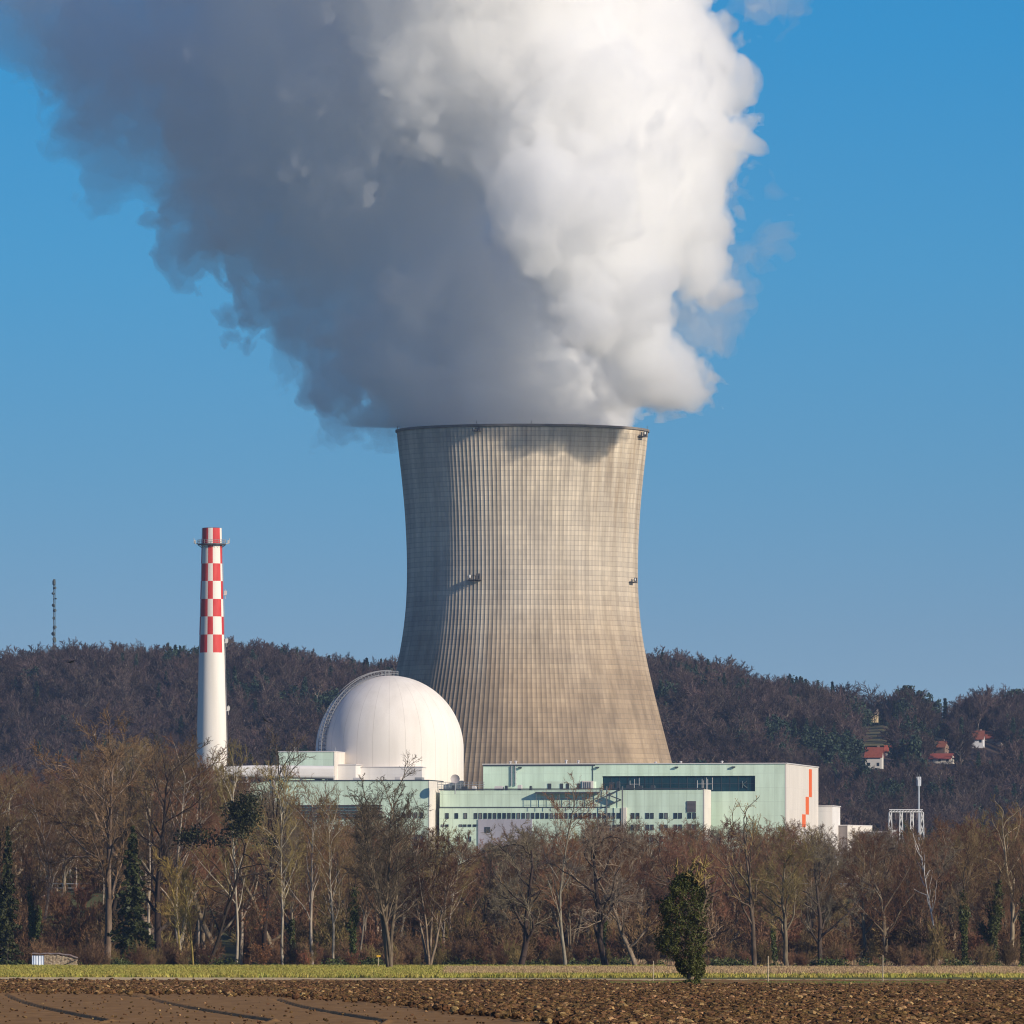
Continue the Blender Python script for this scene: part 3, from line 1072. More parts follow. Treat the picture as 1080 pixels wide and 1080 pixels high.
def annex():
    # pipe gallery wing below the dome: mint front wall with long louvre bands, mint penthouse on top
    Y = 2842.0
    root, u, L, H = simple_block('auxiliary_building', 'mint green auxiliary wing with dark horizontal louvre bands, left of the dome foot', 'auxiliary building', 261.5, 452, 823.5, Y, 22.0, MINT2, sidemat=CREAM, roofm=DTRIM)
    def lx(px): return (px - 452) * u / cy_
    def lz(py): return Z_(py, Y) - GZ
    b = MB()
    for q in range(5):
        z = lz(862.5) + q * 0.82
        b.box(lx(265), lx(403), -0.5, -0.005, z, z + 0.36)
    b.build('louvre_band', material('brown_louvre', (0.07, 0.055, 0.055), 0.6), root)
    b = MB()
    for px in np.arange(268, 403, 9.0):
        b.box(lx(px), lx(px) + 0.2, -0.6, -0.51, lz(863), lz(848.5))
    b.build('louvre_post', DSTEEL, root)
    sp = [(lx(p), lx(p + 3), lz(862.5), lz(857)) for p in (424, 430, 437, 443)] + [(lx(p), lx(p + 3), lz(887), lz(881)) for p in (418, 424, 430, 437, 443)]
    window_grid(root, sp, 0.0)
    for px, w, h in ((271, 2, 1.0), (330, 6, .8), (344, 5, 1.2), (371, 8, .7), (415, 6, .9), (436, 8, .7)):
        b = MB()
        b.box(lx(px), lx(px + w), 2, 5, H + 0.31, H + 0.31 + h)
        b.box(lx(px) + 0.15, lx(px + w) - 0.15, 1.8, 1.995, H + 0.4, H + 0.2 + h)
        b.build('roof_vent', TRIM if int(px) % 2 else STEEL, root)
    # penthouse
    Y2 = 2858.0
    root, u, L, H2 = simple_block('filter_house', 'small flat mint green rooftop house with cream end standing before the dome', 'rooftop building', 293.5, 352, 793.2, Y2, 42.0, MINT, sidemat=CREAM)
    def lx2(px): return (px - 352) * u / cy_
    b = MB()
    for px in (309.5, 311.2, 353):
        b.bar((lx2(px), 1, H2), (lx2(px), 1, H2 + 1.4), 0.14)
    b.build('roof_vent', STEEL, root)
    # block at the left end, its shade put into the dark wall colour
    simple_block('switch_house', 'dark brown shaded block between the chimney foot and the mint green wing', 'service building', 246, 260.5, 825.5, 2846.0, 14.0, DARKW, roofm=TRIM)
    # white flue duct from the chimney
    Yd = 2850.0
    ud = mpx(Yd)
    a = at(238, 813, Yd)
    e = at(352, 815, Yd)
    t = thing('flue_duct', 'long white horizontal flue duct running from the red and white chimney', 'flue duct', (a.x, a.y, GZ))
    b = MB()
    za, ze = a.z - GZ, e.z - GZ
    ln = e.x - a.x
    hh = 6.6 * ud
    # rounded trough section, tapering a little to the chimney
    n = 24
    V = []
    for i, (x, s) in enumerate(((0, 0.75), (ln * 0.25, 0.95), (ln * 0.6, 1.05), (ln, 1.1))):
        zc = za + (ze - za) * x / ln
        for k in range(n):
            q = 2 * PI * k / n
            cq, sq = math.cos(q), math.sin(q)
            V.append((x, 2.4 * math.copysign(abs(cq) ** 0.5, cq) * s, zc + hh * math.copysign(abs(sq) ** 0.5, sq) * s))
    Fc = []
    for i in range(3):
        for k in range(n):
            Fc.append((i * n + k, i * n + (k + 1) % n, (i + 1) * n + (k + 1) % n, (i + 1) * n + k))
    Fc.append(tuple(range(n)))
    Fc.append(tuple(range(3 * n + n - 1, 3 * n - 1, -1)))
    b.add(V, Fc)
    b.build('casing', noisy('duct_white', (0.80, 0.76, 0.73), (0.74, 0.70, 0.67), 0.3), t)
    for x in (ln * 0.2, ln * 0.45, ln * 0.7, ln * 0.93):
        b = MB()
        b.box(x - 0.35, x + 0.35, -0.8, 0.8, -2, za - 1.5)
        b.box(x - 0.6, x + 0.6, -2.2, 2.2, za - 1.5, za - 1.2)
        b.build('support', TRIM, t)
    # white machine block and pale lean-to beside the dome foot
    simple_block('valve_house', 'small white block with slanted grey roof panel at the foot of the dome', 'rooftop building', 352.5, 375, 807, 2862.0, 9.0, WHITEP)
    simple_block('pump_house', 'low pale pinkish block along the dome foot behind the bare crowns', 'rooftop building', 374.5, 445, 809.5, 2866.0, 9.0, WHITEP)


def right_blocks():
    Y = 2856.0
    root, u, L, H = simple_block('store_building', 'bright white windowless block right of the orange-striped wall', 'store building', 861.5, 877.8, 850.5, 2914.0, 16, WHITEP)
    root, u, L, H = simple_block('garage', 'low flat-roofed garage with cream end, farthest right of the plant buildings', 'garage', 878.5, 893.5, 871.0, 2925.0, 18, wall_mat('garage_shade', (0.30, 0.26, 0.24)), sidemat=CREAM, yaw=R(-25))
    root, u, L, H = simple_block('workshop', 'low shed with two pale doors half hidden by twigs below the striped wall', 'workshop', 847, 866, 890, 2800.0, 14, wall_mat('workshop_wall', (0.34, 0.31, 0.28)))
    b = MB()
    b.box(-L + 0.8, -L + 2.6, -0.1, -0.005, 0, 2.6)
    b.build('door', WHITEP, root)
    b = MB()
    b.box(-2.2, -0.6, -0.1, -0.005, 0, 2.6)
    b.build('door', WHITEP, root)
    # pale stony bank
    simple_block('concrete_shed', 'low grey concrete shed with sloping top beside the white portal', 'shed', 906, 934, 878, 2900.0, 10, wall_mat('shed_grey', (0.30, 0.27, 0.25)), yaw=R(-15))


def chimney():
    Y = 2872.0
    u = mpx(Y)
    c = Vector((X_(223.3, Y), Y, GZ))
    root = thing('chimney', 'tall slender white chimney with red checks on its upper part and a ringed platform', 'chimney', c)
    zt = Z_(557, Y) - GZ

    def r_at(py):
        return float(np.interp(py, [557, 600, 690, 760, 820, 960], [10.4, 11.3, 13.6, 15.2, 16.6, 19.5])) * u
    n = 8
    # checker rows: cells as measured (rows of the photograph), bands of 45 degrees
    rows = [557, 575, 594.5, 613, 632, 650.5, 669.5, 688.5]
    arcs = 96
    V, Fc, mi = [], [], []
    zs = []
    pys = sorted(set(rows + list(np.linspace(688.5, 966, 22))))
    for py in pys:
        for k in range(arcs):
            a = 2 * PI * k / arcs
            V.append((r_at(py) * math.cos(a), r_at(py) * math.sin(a), Z_(py, Y) - GZ))
    # angular cell borders measured from the picture: the white/red stripe in the middle is narrow
    def cell(a):
        x = math.cos(a)
        return x
    for i in range(len(pys) - 1):
        for k in range(arcs):
            Fc.append((i * arcs + k, (i + 1) * arcs + k, (i + 1) * arcs + (k + 1) % arcs, i * arcs + (k + 1) % arcs))
            mid = (pys[i] + pys[i + 1]) / 2
            if mid < 688.5:
                row = sum(1 for q in rows if q < mid) - 1
                a = 2 * PI * (k + 0.5) / arcs
                # stripes alternate every 34 degrees or so; the one facing the viewer is narrow
                deg = math.degrees(a) % 360
                bands = [(253, 276, 1), (276, 325, 0), (325, 360, 1), (0, 36, 1), (36, 86, 0), (86, 130, 1), (130, 174, 0), (174, 205, 1), (205, 253, 0)]
                par = 0
                for lo_, hi_, pv in bands:
                    if lo_ <= deg < hi_: par = pv
                red = (par == 0) if row % 2 == 0 else (par == 1)
                mi.append(1 if red else 0)
            else:
                mi.append(0)
    me = bpy.data.meshes.new('shaft')
    me.from_pydata(V, [], Fc)
    me.materials.append(WHITEC)
    me.materials.append(REDP)
    me.polygons.foreach_set('material_index', mi)
    me.polygons.foreach_set('use_smooth', [True] * len(Fc))
    me.update()
    link('shaft', me, None, root)
    b = MB()
    rt = r_at(557)
    b.lathe([(rt, zt + 0.004), (rt - 0.5, zt + 0.1), (rt - 0.55, zt - 6)], 48)
    b.build('flue_mouth', material('soot', (0.03, 0.03, 0.03), 0.9), root)
    # platform ring near the top
    zp = Z_(573.5, Y) - GZ
    rp = r_at(573)
    b = MB()
    b.lathe([(rp + 0.01, zp - 0.3), (rp + 1.15, zp - 0.3), (rp + 1.15, zp), (rp + 0.01, zp)], 40)
    for k in range(20):
        a = 2 * PI * k / 20
        d = Vector((math.cos(a), math.sin(a), 0))
        b.bar(d * (rp + 0.05) + Vector((0, 0, zp - 1.1)), d * (rp + 1.1) + Vector((0, 0, zp - 0.3)), 0.12)
    pl = b.build('platform', DSTEEL, root)
    b = MB()
    for k in range(24):
        a = 2 * PI * k / 24
        a2 = 2 * PI * (k + 1) / 24
        d = Vector((math.cos(a), math.sin(a), 0)) * (rp + 1.1)
        d2 = Vector((math.cos(a2), math.sin(a2), 0)) * (rp + 1.1)
        b.bar(d + Vector((0, 0, zp)), d + Vector((0, 0, zp + 1.1)), 0.09)
        for h in (0.55, 1.1):
            b.bar(d + Vector((0, 0, zp + h)), d2 + Vector((0, 0, zp + h)), 0.08)
    b.build('railing', STEEL, pl)
    for sx in (-1, 1):
        b = MB()
        x = sx * (rp + 1.9)
        b.box(min(x, sx * (rp + 1.1)), max(x, sx * (rp + 1.1)), -0.3, 0.3, zp - 0.1, zp + 0.15)
        b.bar((x, 0, zp), (x + sx * 0.3, 0, zp + 1.6), 0.16)
        b.box(x - 0.3, x + 0.3, -0.3, 0.3, zp + 0.15, zp + 1.0)
        b.build('antenna', material('antenna_grey', (0.5, 0.5, 0.48), 0.5), pl)
    # small boxes and ladder on the right flank
    for py in (627.5, 678, 749.5):
        b = MB()
        r = r_at(py)
        z = Z_(py, Y) - GZ
        b.box(r + 0.02, r + 0.9, -0.5, 0.5, z - 0.1, z + 0.1)
        b.box(r + 0.3, r + 1.1, -0.3, 0.3, z + 0.1, z + 1.2)
        b.bar((r + 0.7, 0, z - 1.2), (r + 0.7, 0, z + 1.6), 0.12)
        b.build('antenna', material('antenna_pale', (0.6, 0.58, 0.55), 0.5), root)
    b = MB()
    a = R(-8)
    for lat in (-0.3, 0.3):
        b.tube([Vector((math.cos(a) * (r_at(py) + 0.25), math.sin(a) * (r_at(py) + 0.25) + lat, Z_(py, Y) - GZ)) for py in (960, 880, 820, 760, 690, 600, 575)], 0.05, 4)
    for py in np.arange(576, 960, 2.2):
        p = Vector((math.cos(a) * (r_at(py) + 0.25), math.sin(a) * (r_at(py) + 0.25), Z_(py, Y) - GZ))
        b.bar(p - Vector((0, 0.3, 0)), p + Vector((0, 0.3, 0)), 0.06)
    b.build('ladder', STEEL, root)


def portal():
    Y = 2700.0
    u = mpx(Y)
    c = at(955.5, 880, Y)
    c.z = GZ
    root = thing('substation_portal', 'white steel lattice portal of four tapering legs under one flat beam', 'power line portal', c)
    H = Z_(856.5, Y) - GZ
    W_ = [(-16.6), (-5.2), (6.2), (17.0)]
    st = material('portal_white', (0.72, 0.70, 0.67), 0.5)
    for x in W_:
        b = MB()
        x *= u
        n = 9
        for k in range(n):
            z0, z1 = -2 + (H + 2) * k / n, -2 + (H + 2) * (k + 1) / n
            w0, w1 = 0.95 - 0.62 * k / n, 0.95 - 0.62 * (k + 1) / n
            for sx, sy in ((-1, -1), (1, -1), (1, 1), (-1, 1)):
                b.bar((x + sx * w0, sy * w0, z0), (x + sx * w1, sy * w1, z1), 0.22)
            for (s0, s1) in (((-1, -1), (1, -1)), ((1, 1), (-1, 1))):
                b.bar((x + s0[0] * w0, s0[1] * w0, z0), (x + s1[0] * w1, s1[1] * w1, z1), 0.16)
                b.bar((x + s1[0] * w0, s1[1] * w0, z0), (x + s0[0] * w1, s0[1] * w1, z1), 0.16)
        b.build('leg', st, root)
    b = MB()
    xa, xb = -17.6 * u, 17.8 * u
    for sy in (-0.35, 0.35):
        for zz in (H + 0.02, H + 0.62):
            b.bar((xa, sy, zz), (xb, sy, zz), 0.26)
    k = xa
    while k < xb - 0.8:
        for sy in (-0.35, 0.35):
            b.bar((k, sy, H), (k + 0.8, sy, H + 0.6), 0.12)
        k += 0.8
    b.build('beam', st, root)
    # insulators and pale plinths
    for x in (-11, 0.5, 11.5):
        b = MB()
        for q in range(6):
            b.tube([(x * u, 0, H - 0.3 - q * 0.3), (x * u, 0, H - 0.42 - q * 0.3)], 0.2, 8)
        b.bar((x * u, 0, H), (x * u, 0, H - 2.2), 0.06)
        b.build('insulator', material('insulator', (0.25, 0.2, 0.18), 0.3), root)
    for i, (px, py) in enumerate(((942.5, 876), (962, 882))):
        p = at(px, py, 2690.0)
        p.z = GZ
        t = thing('transformer_cabinet', ('left' if i == 0 else 'right') and ('whitish cabinet by the left leg of the white portal' if i == 0 else 'whitish cabinet between the third and fourth legs of the white portal'), 'cabinet', p)
        b = MB()
        h = Z_(py, 2690.0) - GZ
        b.box(-1.0, 1.0, -0.8, 0.8, -1, h)
        b.box(-1.1, 1.1, -0.9, 0.9, h, h + 0.2)
        b.build('housing', WHITEP, t)
        b = MB()
        b.box(-0.8, -0.05, -0.85, -0.805, h - 2.4, h - 0.3)
        b.box(0.05, 0.8, -0.85, -0.805, h - 2.4, h - 0.3)
        b.build('door', TRIM, t)


def masts():
    # slim mobile phone mast behind the portal
    Y = 3050.0
    c = at(969, 880, Y)
    c.z = GZ
    root = thing('phone_mast', 'slim pale pole with a cluster of white antenna panels above the portal', 'phone mast', c)
    H = Z_(815, Y) - GZ
    b = MB()
    b.tube([(0, 0, -1), (0, 0, H - 2)], [0.35, 0.25], 8)
    b.build('pole', material('mast_blue_grey', (0.42, 0.46, 0.52), 0.4), root)
    for k in range(3):
        a = 2 * PI * k / 3 + 0.4
        b = MB()
        p = Vector((0.55 * math.cos(a), 0.55 * math.sin(a), 0))
        b.box(p.x - 0.22, p.x + 0.22, p.y - 0.2, p.y + 0.2, H - 4.0, H - 1.2)
        b.bar((0, 0, H - 3), (p.x, p.y, H - 3), 0.1)
        b.build('antenna_panel', material('panel_pale', (0.6, 0.62, 0.66), 0.4), root)
    b = MB()
    b.bar((-0.3, 0, H - 2.2), (-0.3, 0, H), 0.08)
    b.bar((0.25, 0, H - 2.2), (0.25, 0, H - 0.5), 0.08)
    b.bar((0, 0, H - 2.2), (0.9, 0, H - 2.0), 0.1)
    b.build('rod', STEEL, root)
    # tall radio mast on the ridge
    Y = 4650.0
    u = mpx(Y)
    c = at(57, 730, Y)
    root = thing('radio_mast', 'thin dark lattice radio mast with antennas rising from the wooded ridge', 'radio mast', c)
    H = Z_(611, Y) - c.z
    b = MB()
    n = 46
    w = 0.55
    for k in range(n):
        z0, z1 = H * k / n, H * (k + 1) / n
        for q in range(3):
            a0, a1 = 2 * PI * q / 3, 2 * PI * (q + 1) / 3
            p0 = Vector((w * math.cos(a0), w * math.sin(a0), z0))
            p1 = Vector((w * math.cos(a0), w * math.sin(a0), z1))
            q1 = Vector((w * math.cos(a1), w * math.sin(a1), z1))
            b.bar(p0, p1, 0.2)
            b.bar(p0, q1, 0.13)
            b.bar(p1, q1, 0.13)
    dark = material('mast_dark', (0.06, 0.075, 0.07), 0.6)
    b.build('lattice', dark, root)
    for py, s, dx in ((614.5, 1.5, -0.1), (620.2, .9, .5), (626, .8, -.5), (631.5, .5, .8), (638.5, 1.1, -.3), (643.8, 1.0, .5), (652, 1.0, 0), (661.5, 1.1, .5), (663, .7, 0), (668.5, 1.3, -.4), (674, 1.2, .2), (676, 1.1, .4), (682.5, 1.4, .2)):
        b = MB()
        z = Z_(py, Y) - c.z
        if s > 1.4 and dx < 0:
            b.tube([(0, 0, z - 1.4), (0, 0, z - 0.8), (0, 0, z + 0.8), (0, 0, z + 1.6)], [0.3, 0.75, 0.75, 0.15], 8)
        else:
            b.tube([(dx * 0.8, -0.9, z), (dx * 1.5, -1.3, z)], [0.75 * s, 0.6 * s], 10)
            b.bar((0, 0, z), (dx * 0.8, -0.9, z), 0.2)
            b.box(-0.5 * s, 0.5 * s, -0.75, -0.65, z - 0.6 * s, z + 0.3 * s)
        b.build('antenna', dark, root)


def hill_house(px0, px1, py_roof, py_eave, py_base, Y, wallc, roofc, label, wins=True, rz=-0.2):
    cpx = (px0 + px1) / 2
    Y = slope_hit(cpx, py_base)
    u = mpx(Y)
    z0 = Z_(py_base, Y)
    root = thing('house', label, 'house', Vector((X_(cpx, Y), Y, z0)), rz)
    w = (px1 - px0) * u
    d = w * 0.6
    he = Z_(py_eave, Y) - z0
    hr = Z_(py_roof, Y) - z0
    b = MB()
    b.box(-w / 2 + 0.4, w / 2 - 0.4, 0, d, -2.2, he)
    for s in (-1, 1):
        x = s * (w / 2 - 0.4)
        b.add([(x, 0, he), (x, d, he), (x, d / 2, hr - 0.3)], [(0, 1, 2)])
    wl = b.build('wall', material('house_wall', wallc, 0.85), root)
    b = MB()
    for s in (-1, 1):
        y0 = d / 2 + s * (d / 2 + 0.6)
        za = he - 0.5
        b.add([(-w / 2, y0, za), (w / 2, y0, za), (w / 2, d / 2, hr), (-w / 2, d / 2, hr), (-w / 2, y0, za + 0.25), (w / 2, y0, za + 0.25), (w / 2, d / 2, hr + 0.25), (-w / 2, d / 2, hr + 0.25)],
              [(0, 1, 2, 3), (4, 5, 6, 7), (0, 1, 5, 4), (1, 2, 6, 5), (3, 0, 4, 7)])
    rf = b.build('roof', noisy('roof_tile', roofc, tuple(q * 0.75 for q in roofc), 1.5), root)
    b = MB()
    b.box(w * 0.15, w * 0.15 + 0.8, d / 2 + 0.4, d / 2 + 1.2, hr - 1.2, hr + 0.9)
    b.build('chimney', material('house_stack', (0.3, 0.2, 0.16), 0.9), rf)
    if wins:
        nw = max(2, int(w / 3.2))
        for r_ in range(max(1, int(he / 3.4))):
            for k in range(nw):
                x = -w / 2 + w * (k + 0.5) / nw
                z = 1.2 + r_ * 2.8
                b = MB()
                b.box(x - 0.55, x + 0.55, -0.06, -0.005, z, z + 1.4)
                b.build('window', GLASS, wl)
    return root


def houses():
    hill_house(911.5, 931, 788.5, 798, 811, 3900, (0.60, 0.58, 0.54), (0.29, 0.080, 0.048), 'white house with bright red roof below the left meadow on the hillside')
    hill_house(932, 941, 786.5, 792, 797, 3930, (0.4, 0.36, 0.32), (0.42, 0.10, 0.06), 'small red-roofed cottage just right of the white house on the hillside', False)
    hill_house(980, 998, 782, 787.5, 796, 4050, (0.22, 0.15, 0.11), (0.32, 0.11, 0.06), 'brown barn with orange-red roof below the right meadow', False, -0.45)
    hill_house(978, 1004, 795, 799.5, 806, 3960, (0.66, 0.60, 0.50), (0.34, 0.08, 0.055), 'low cream house with dark red roof under the brown barn', True, -0.3)
    hill_house(1022.5, 1038, 771, 779, 786, 4150, (0.68, 0.68, 0.70), (0.26, 0.085, 0.052), 'white house with rust red roof at the wood edge, left of a longer roof', True)
    hill_house(1036, 1057, 771.5, 778, 784, 4190, (0.34, 0.28, 0.24), (0.30, 0.085, 0.055), 'long farmhouse with dull red roof, rightmost on the hillside', False)
    hill_house(918, 926.5, 748.5, 752, 757, 4300, (0.66, 0.52, 0.30), (0.35, 0.27, 0.2), 'small yellowish house alone among the trees high on the hill', True)


hall()
office()
dish()
dome()
annex()
right_blocks()
chimney()
portal()
masts()
# ------------------------------------------------------------------ terrain
RIDGE = [(-900, 735), (-300, 700), (-60, 694), (0, 690), (50, 681), (100, 677), (150, 680), (200, 681), (260, 677), (300, 681), (340, 692), (400, 694), (440, 700), (560, 700), (690, 688), (730, 690), (765, 698), (800, 713), (840, 713),
         (880, 722), (905, 724), (930, 722), (955, 727), (1000, 738), (1030, 726), (1055, 735), (1080, 727), (1200, 722), (1500, 735), (2200, 760)]
YR = 4620.0


def ridge_z(px):
    row = np.interp(px, [a for a, _ in RIDGE], [b for _, b in RIDGE])
    return EYE + (HZ - row) / F * YR - 20.0


def sstep(a, b, x):
    t = np.clip((x - a) / (b - a), 0, 1)
    return t * t * (3 - 2 * t)


def ground(x, y):
    x = np.asarray(x, dtype=np.float64)
    y = np.asarray(y, dtype=np.float64)
    px = 540 + x / np.maximum(y, 200) * F
    z = 12.0 * sstep(1500, 1680, y)
    n1 = np.sin(x / 97.0 + y / 210.0) * np.cos(y / 170.0 - x / 240.0)
    t = np.clip((y - 3330) / (YR - 3330), 0, 1)
    prof = 0.55 * t + 0.45 * sstep(0, 1, t)
    hr = ridge_z(px) - 12.0
    z = z + hr * prof + n1 * 7.0 * np.sin(np.pi * t) * sstep(3330, 3700, y)
    z = z - np.clip((y - YR - 60) / 900, 0, 1) * 18.0
    return z


def G(x, y):
    return float(ground(x, y))


def build_ground():
    ys = np.concatenate([np.linspace(-400, 280, 6), np.linspace(300, 1480, 60), np.linspace(1490, 1720, 30), np.linspace(1760, 3300, 20), np.linspace(3330, 4800, 110), np.linspace(4850, 6500, 12), [8000, 11000, 16000]])
    us = np.concatenate([np.linspace(-1.6, -0.2, 15), np.linspace(-0.18, -0.07, 12), np.linspace(-0.066, 0.066, 90), np.linspace(0.07, 0.18, 12), np.linspace(0.2, 1.6, 15)])
    V = []
    for y in ys:
        x = us * max(abs(y), 700.0)
        z = ground(x, np.full_like(x, y)) if y > 0 else np.zeros_like(x)
        V.append(np.stack([x, np.full_like(x, y), z], 1))
    V = np.concatenate(V)
    n = len(us)
    i = np.arange(len(ys) - 1)[:, None] * n
    j = np.arange(n - 1)[None, :]
    Q = np.stack([i + j, i + j + 1, i + n + j + 1, i + n + j], -1).reshape(-1, 4)
    me = np_mesh('ground', V, Q, smooth=True)
    m = material('ground_mixed', (0.1, 0.1, 0.05), 0.95, 0.1)
    t = NT(m)
    tc = t.n('TexCoord')
    sp = t.n('SeparateXYZ')
    t.l(tc.outputs['Object'], sp.inputs[0])
    nz = t.n('TexNoise')
    t.set(nz, Scale=0.02, Detail=8, Roughness=0.65)
    t.l(tc.outputs['Object'], nz.inputs['Vector'])
    gr = t.n('ValToRGB')
    gr.color_ramp.elements[0].position, gr.color_ramp.elements[0].color = 0.35, (0.060, 0.068, 0.026, 1)
    gr.color_ramp.elements[1].position, gr.color_ramp.elements[1].color = 0.68, (0.13, 0.13, 0.055, 1)
    t.l(nz.outputs['Fac'], gr.inputs['Fac'])
    lf = t.n('ValToRGB')
    lf.color_ramp.elements[0].position, lf.color_ramp.elements[0].color = 0.35, (0.055, 0.036, 0.026, 1)
    lf.color_ramp.elements[1].position, lf.color_ramp.elements[1].color = 0.68, (0.11, 0.075, 0.05, 1)
    t.l(nz.outputs['Fac'], lf.inputs['Fac'])
    # leaf litter under the river wood and on the forested hill, grass elsewhere
    a = t.n('Math', operation='GREATER_THAN'); a.inputs[1].default_value = 3380
    b = t.n('Math', operation='COMPARE'); b.inputs[1].default_value = 1390; b.inputs[2].default_value = 105
    t.l(sp.outputs['Y'], a.inputs[0]); t.l(sp.outputs['Y'], b.inputs[0])
    mxm = t.n('Math', operation='MAXIMUM')
    t.l(a.outputs[0], mxm.inputs[0]); t.l(b.outputs[0], mxm.inputs[1])
    mx = t.n('Mix', data_type='RGBA')
    t.l(mxm.outputs[0], mx.inputs[0]); t.l(gr.outputs[0], mx.inputs[6]); t.l(lf.outputs[0], mx.inputs[7])
    t.l(mx.outputs[2], t.bsdf.inputs['Base Color'])
    o = link('ground', me, m)
    tag(o, kind='structure')


def sheet(name, y0f, y1f, px0, px1, mat, dz, ny=8, nx=80, rag=0.0, seed=1, label=None):
    """thin ground sheet between two rows (functions of px), following the terrain"""
    rng = np.random.RandomState(seed)
    pxs = np.linspace(px0, px1, nx)
    V = []
    for k in range(ny + 1):
        for i, p in enumerate(pxs):
            a, b = y0f(p), y1f(p)
            r = (rng.rand() - 0.5) * rag if k in (0, ny) else 0
            row = a + (b - a) * k / ny + r
            Y = EYE * F / max(row - HZ, 1.2)
            x = (p - 540) / F * Y
            V.append((x, Y, G(x, Y) + dz))
    Fc = []
    for k in range(ny):
        for i in range(nx - 1):
            Fc.append((k * nx + i, (k + 1) * nx + i, (k + 1) * nx + i + 1, k * nx + i + 1))
    o = link(name, new_mesh(name, V, Fc), mat)
    return tag(o, kind='structure')


ROUGH_LINE = ([-200, 0, 150, 280, 400, 540, 640, 1300], [1048, 1048, 1050, 1051, 1060, 1077, 1090, 1130])


def is_rough(px, py):
    return py < np.interp(px, *ROUGH_LINE)


def soil_mat(name, c1, c2, c3):
    return noisy(name, c1, c2, 0.9, 0.95, 0.1, (1, 0.25, 1), 0.3, 0.72, 'Object', 8, 0.0, c3)


def build_field():
    ys = np.exp(np.linspace(math.log(250), math.log(702), 720))
    us = np.linspace(-0.060, 0.060, 420)
    Yg, U = np.meshgrid(ys, us, indexing='ij')
    X = U * Yg
    P = np.stack([X.ravel(), Yg.ravel(), np.zeros(X.size)], 1)
    px = 540 + U * F
    py = HZ + EYE * F / Yg
    rough = 1 / (1 + np.exp((py - np.interp(px, *ROUGH_LINE)) / 1.3))
    n1 = perlin(P * np.array([2.2, 0.9, 1]), 5).reshape(X.shape)
    n2 = perlin(P * np.array([5.5, 2.2, 1]) + 31, 6).reshape(X.shape)
    n3 = perlin(P * np.array([0.25, 0.02, 1]) + 11, 7).reshape(X.shape)
    Zz = 0.012 + rough * (0.10 * np.abs(n1) * 2 + 0.07 * n2 + 0.05) + (1 - rough) * (0.03 * n2 + 0.03 * n1) + 0.10 * n3 * rough + 0.03
    # wheel ruts left in the tilled soil
    for (pa, ra, pb, rb) in ((5, 1050, 112, 1078.5), (-120, 1051, -10, 1077), (150, 1052, 284, 1078), (292, 1055, 404, 1078.5), (448, 1054, 560, 1073), (52, 1043, 150, 1053), (600, 1058, 760, 1090)):
        Ya, Yb = EYE * F / (ra - HZ), EYE * F / (rb - HZ)
        xa, xb = (pa - 540) / F * Ya, (pb - 540) / F * Yb
        t = np.clip((Yg - Yb) / (Ya - Yb), 0, 1)
        bend = 0.5 * np.sin(t * PI)
        xc = xb + (xa - xb) * t - bend
        fade = np.clip(np.minimum((Yg - Yb + 30) / 30, (Ya + 15 - Yg) / 15), 0, 1)
        d = X - xc
        Zz += fade * (0.075 * np.exp(-((d - 0.16) / 0.10) ** 2) - 0.05 * np.exp(-((d + 0.02) / 0.09) ** 2)) * (1 - 0.7 * rough)
    V = np.stack([X, Yg, Zz], -1).reshape(-1, 3)
    ny, nx = X.shape
    i = np.arange(ny - 1)[:, None] * nx
    j = np.arange(nx - 1)[None, :]
    Q = np.stack([i + j, i + j + 1, i + nx + j + 1, i + nx + j], -1).reshape(-1, 4)
    me = np_mesh('ploughed_field', V, Q)
    o = link('ploughed_field', me, soil_mat('soil', (0.20, 0.108, 0.038), (0.33, 0.185, 0.072), (0.265, 0.145, 0.052)))
    tag(o, kind='structure')
    # strips beyond the field
    dry = noisy('dry_grass_ground', (0.28, 0.20, 0.10), (0.42, 0.31, 0.17), 0.5, 0.95, 0.1, (1, 0.1, 1))
    sheet('grass_strip', lambda p: 1019.6, lambda p: 1031.6 + p * .003, -80, 1160, noisy('crop_ground', (0.10, 0.10, 0.030), (0.17, 0.15, 0.05), 0.4, 0.95, 0.1, (1, 0.12, 1)), 0.02, 10, 60)
    sheet('field_track', lambda p: 1031.0 + p * .003, lambda p: 1035.6 + p * .003, -80, 1160, noisy('track_gravel', (0.55, 0.40, 0.19), (0.68, 0.52, 0.28), 0.8, 0.95, 0.1, (1, 0.1, 1)), 0.05, 4, 260, 0.5, 3)
    sheet('green_verge', lambda p: 1036.9, lambda p: 1042.4 - max(0, 700 - p) * 0.04, 610, 1000, noisy('verge_ground', (0.04, 0.07, 0.018), (0.07, 0.10, 0.03), 0.5, 0.95, 0.1), 0.10, 6, 120, 0.8, 4)
    sheet('dry_grass_strip', lambda p: 1022.8, lambda p: 1029.8, 470, 1160, dry, 0.06, 6, 160, 0.8, 5)
    sheet('bare_soil_strip', lambda p: 1018.2, lambda p: 1022.0, 660, 1160, soil_mat('dark_soil', (0.05, 0.034, 0.026), (0.09, 0.062, 0.045), (0.07, 0.045, 0.035)), 0.07, 4, 120, 0.6, 6)


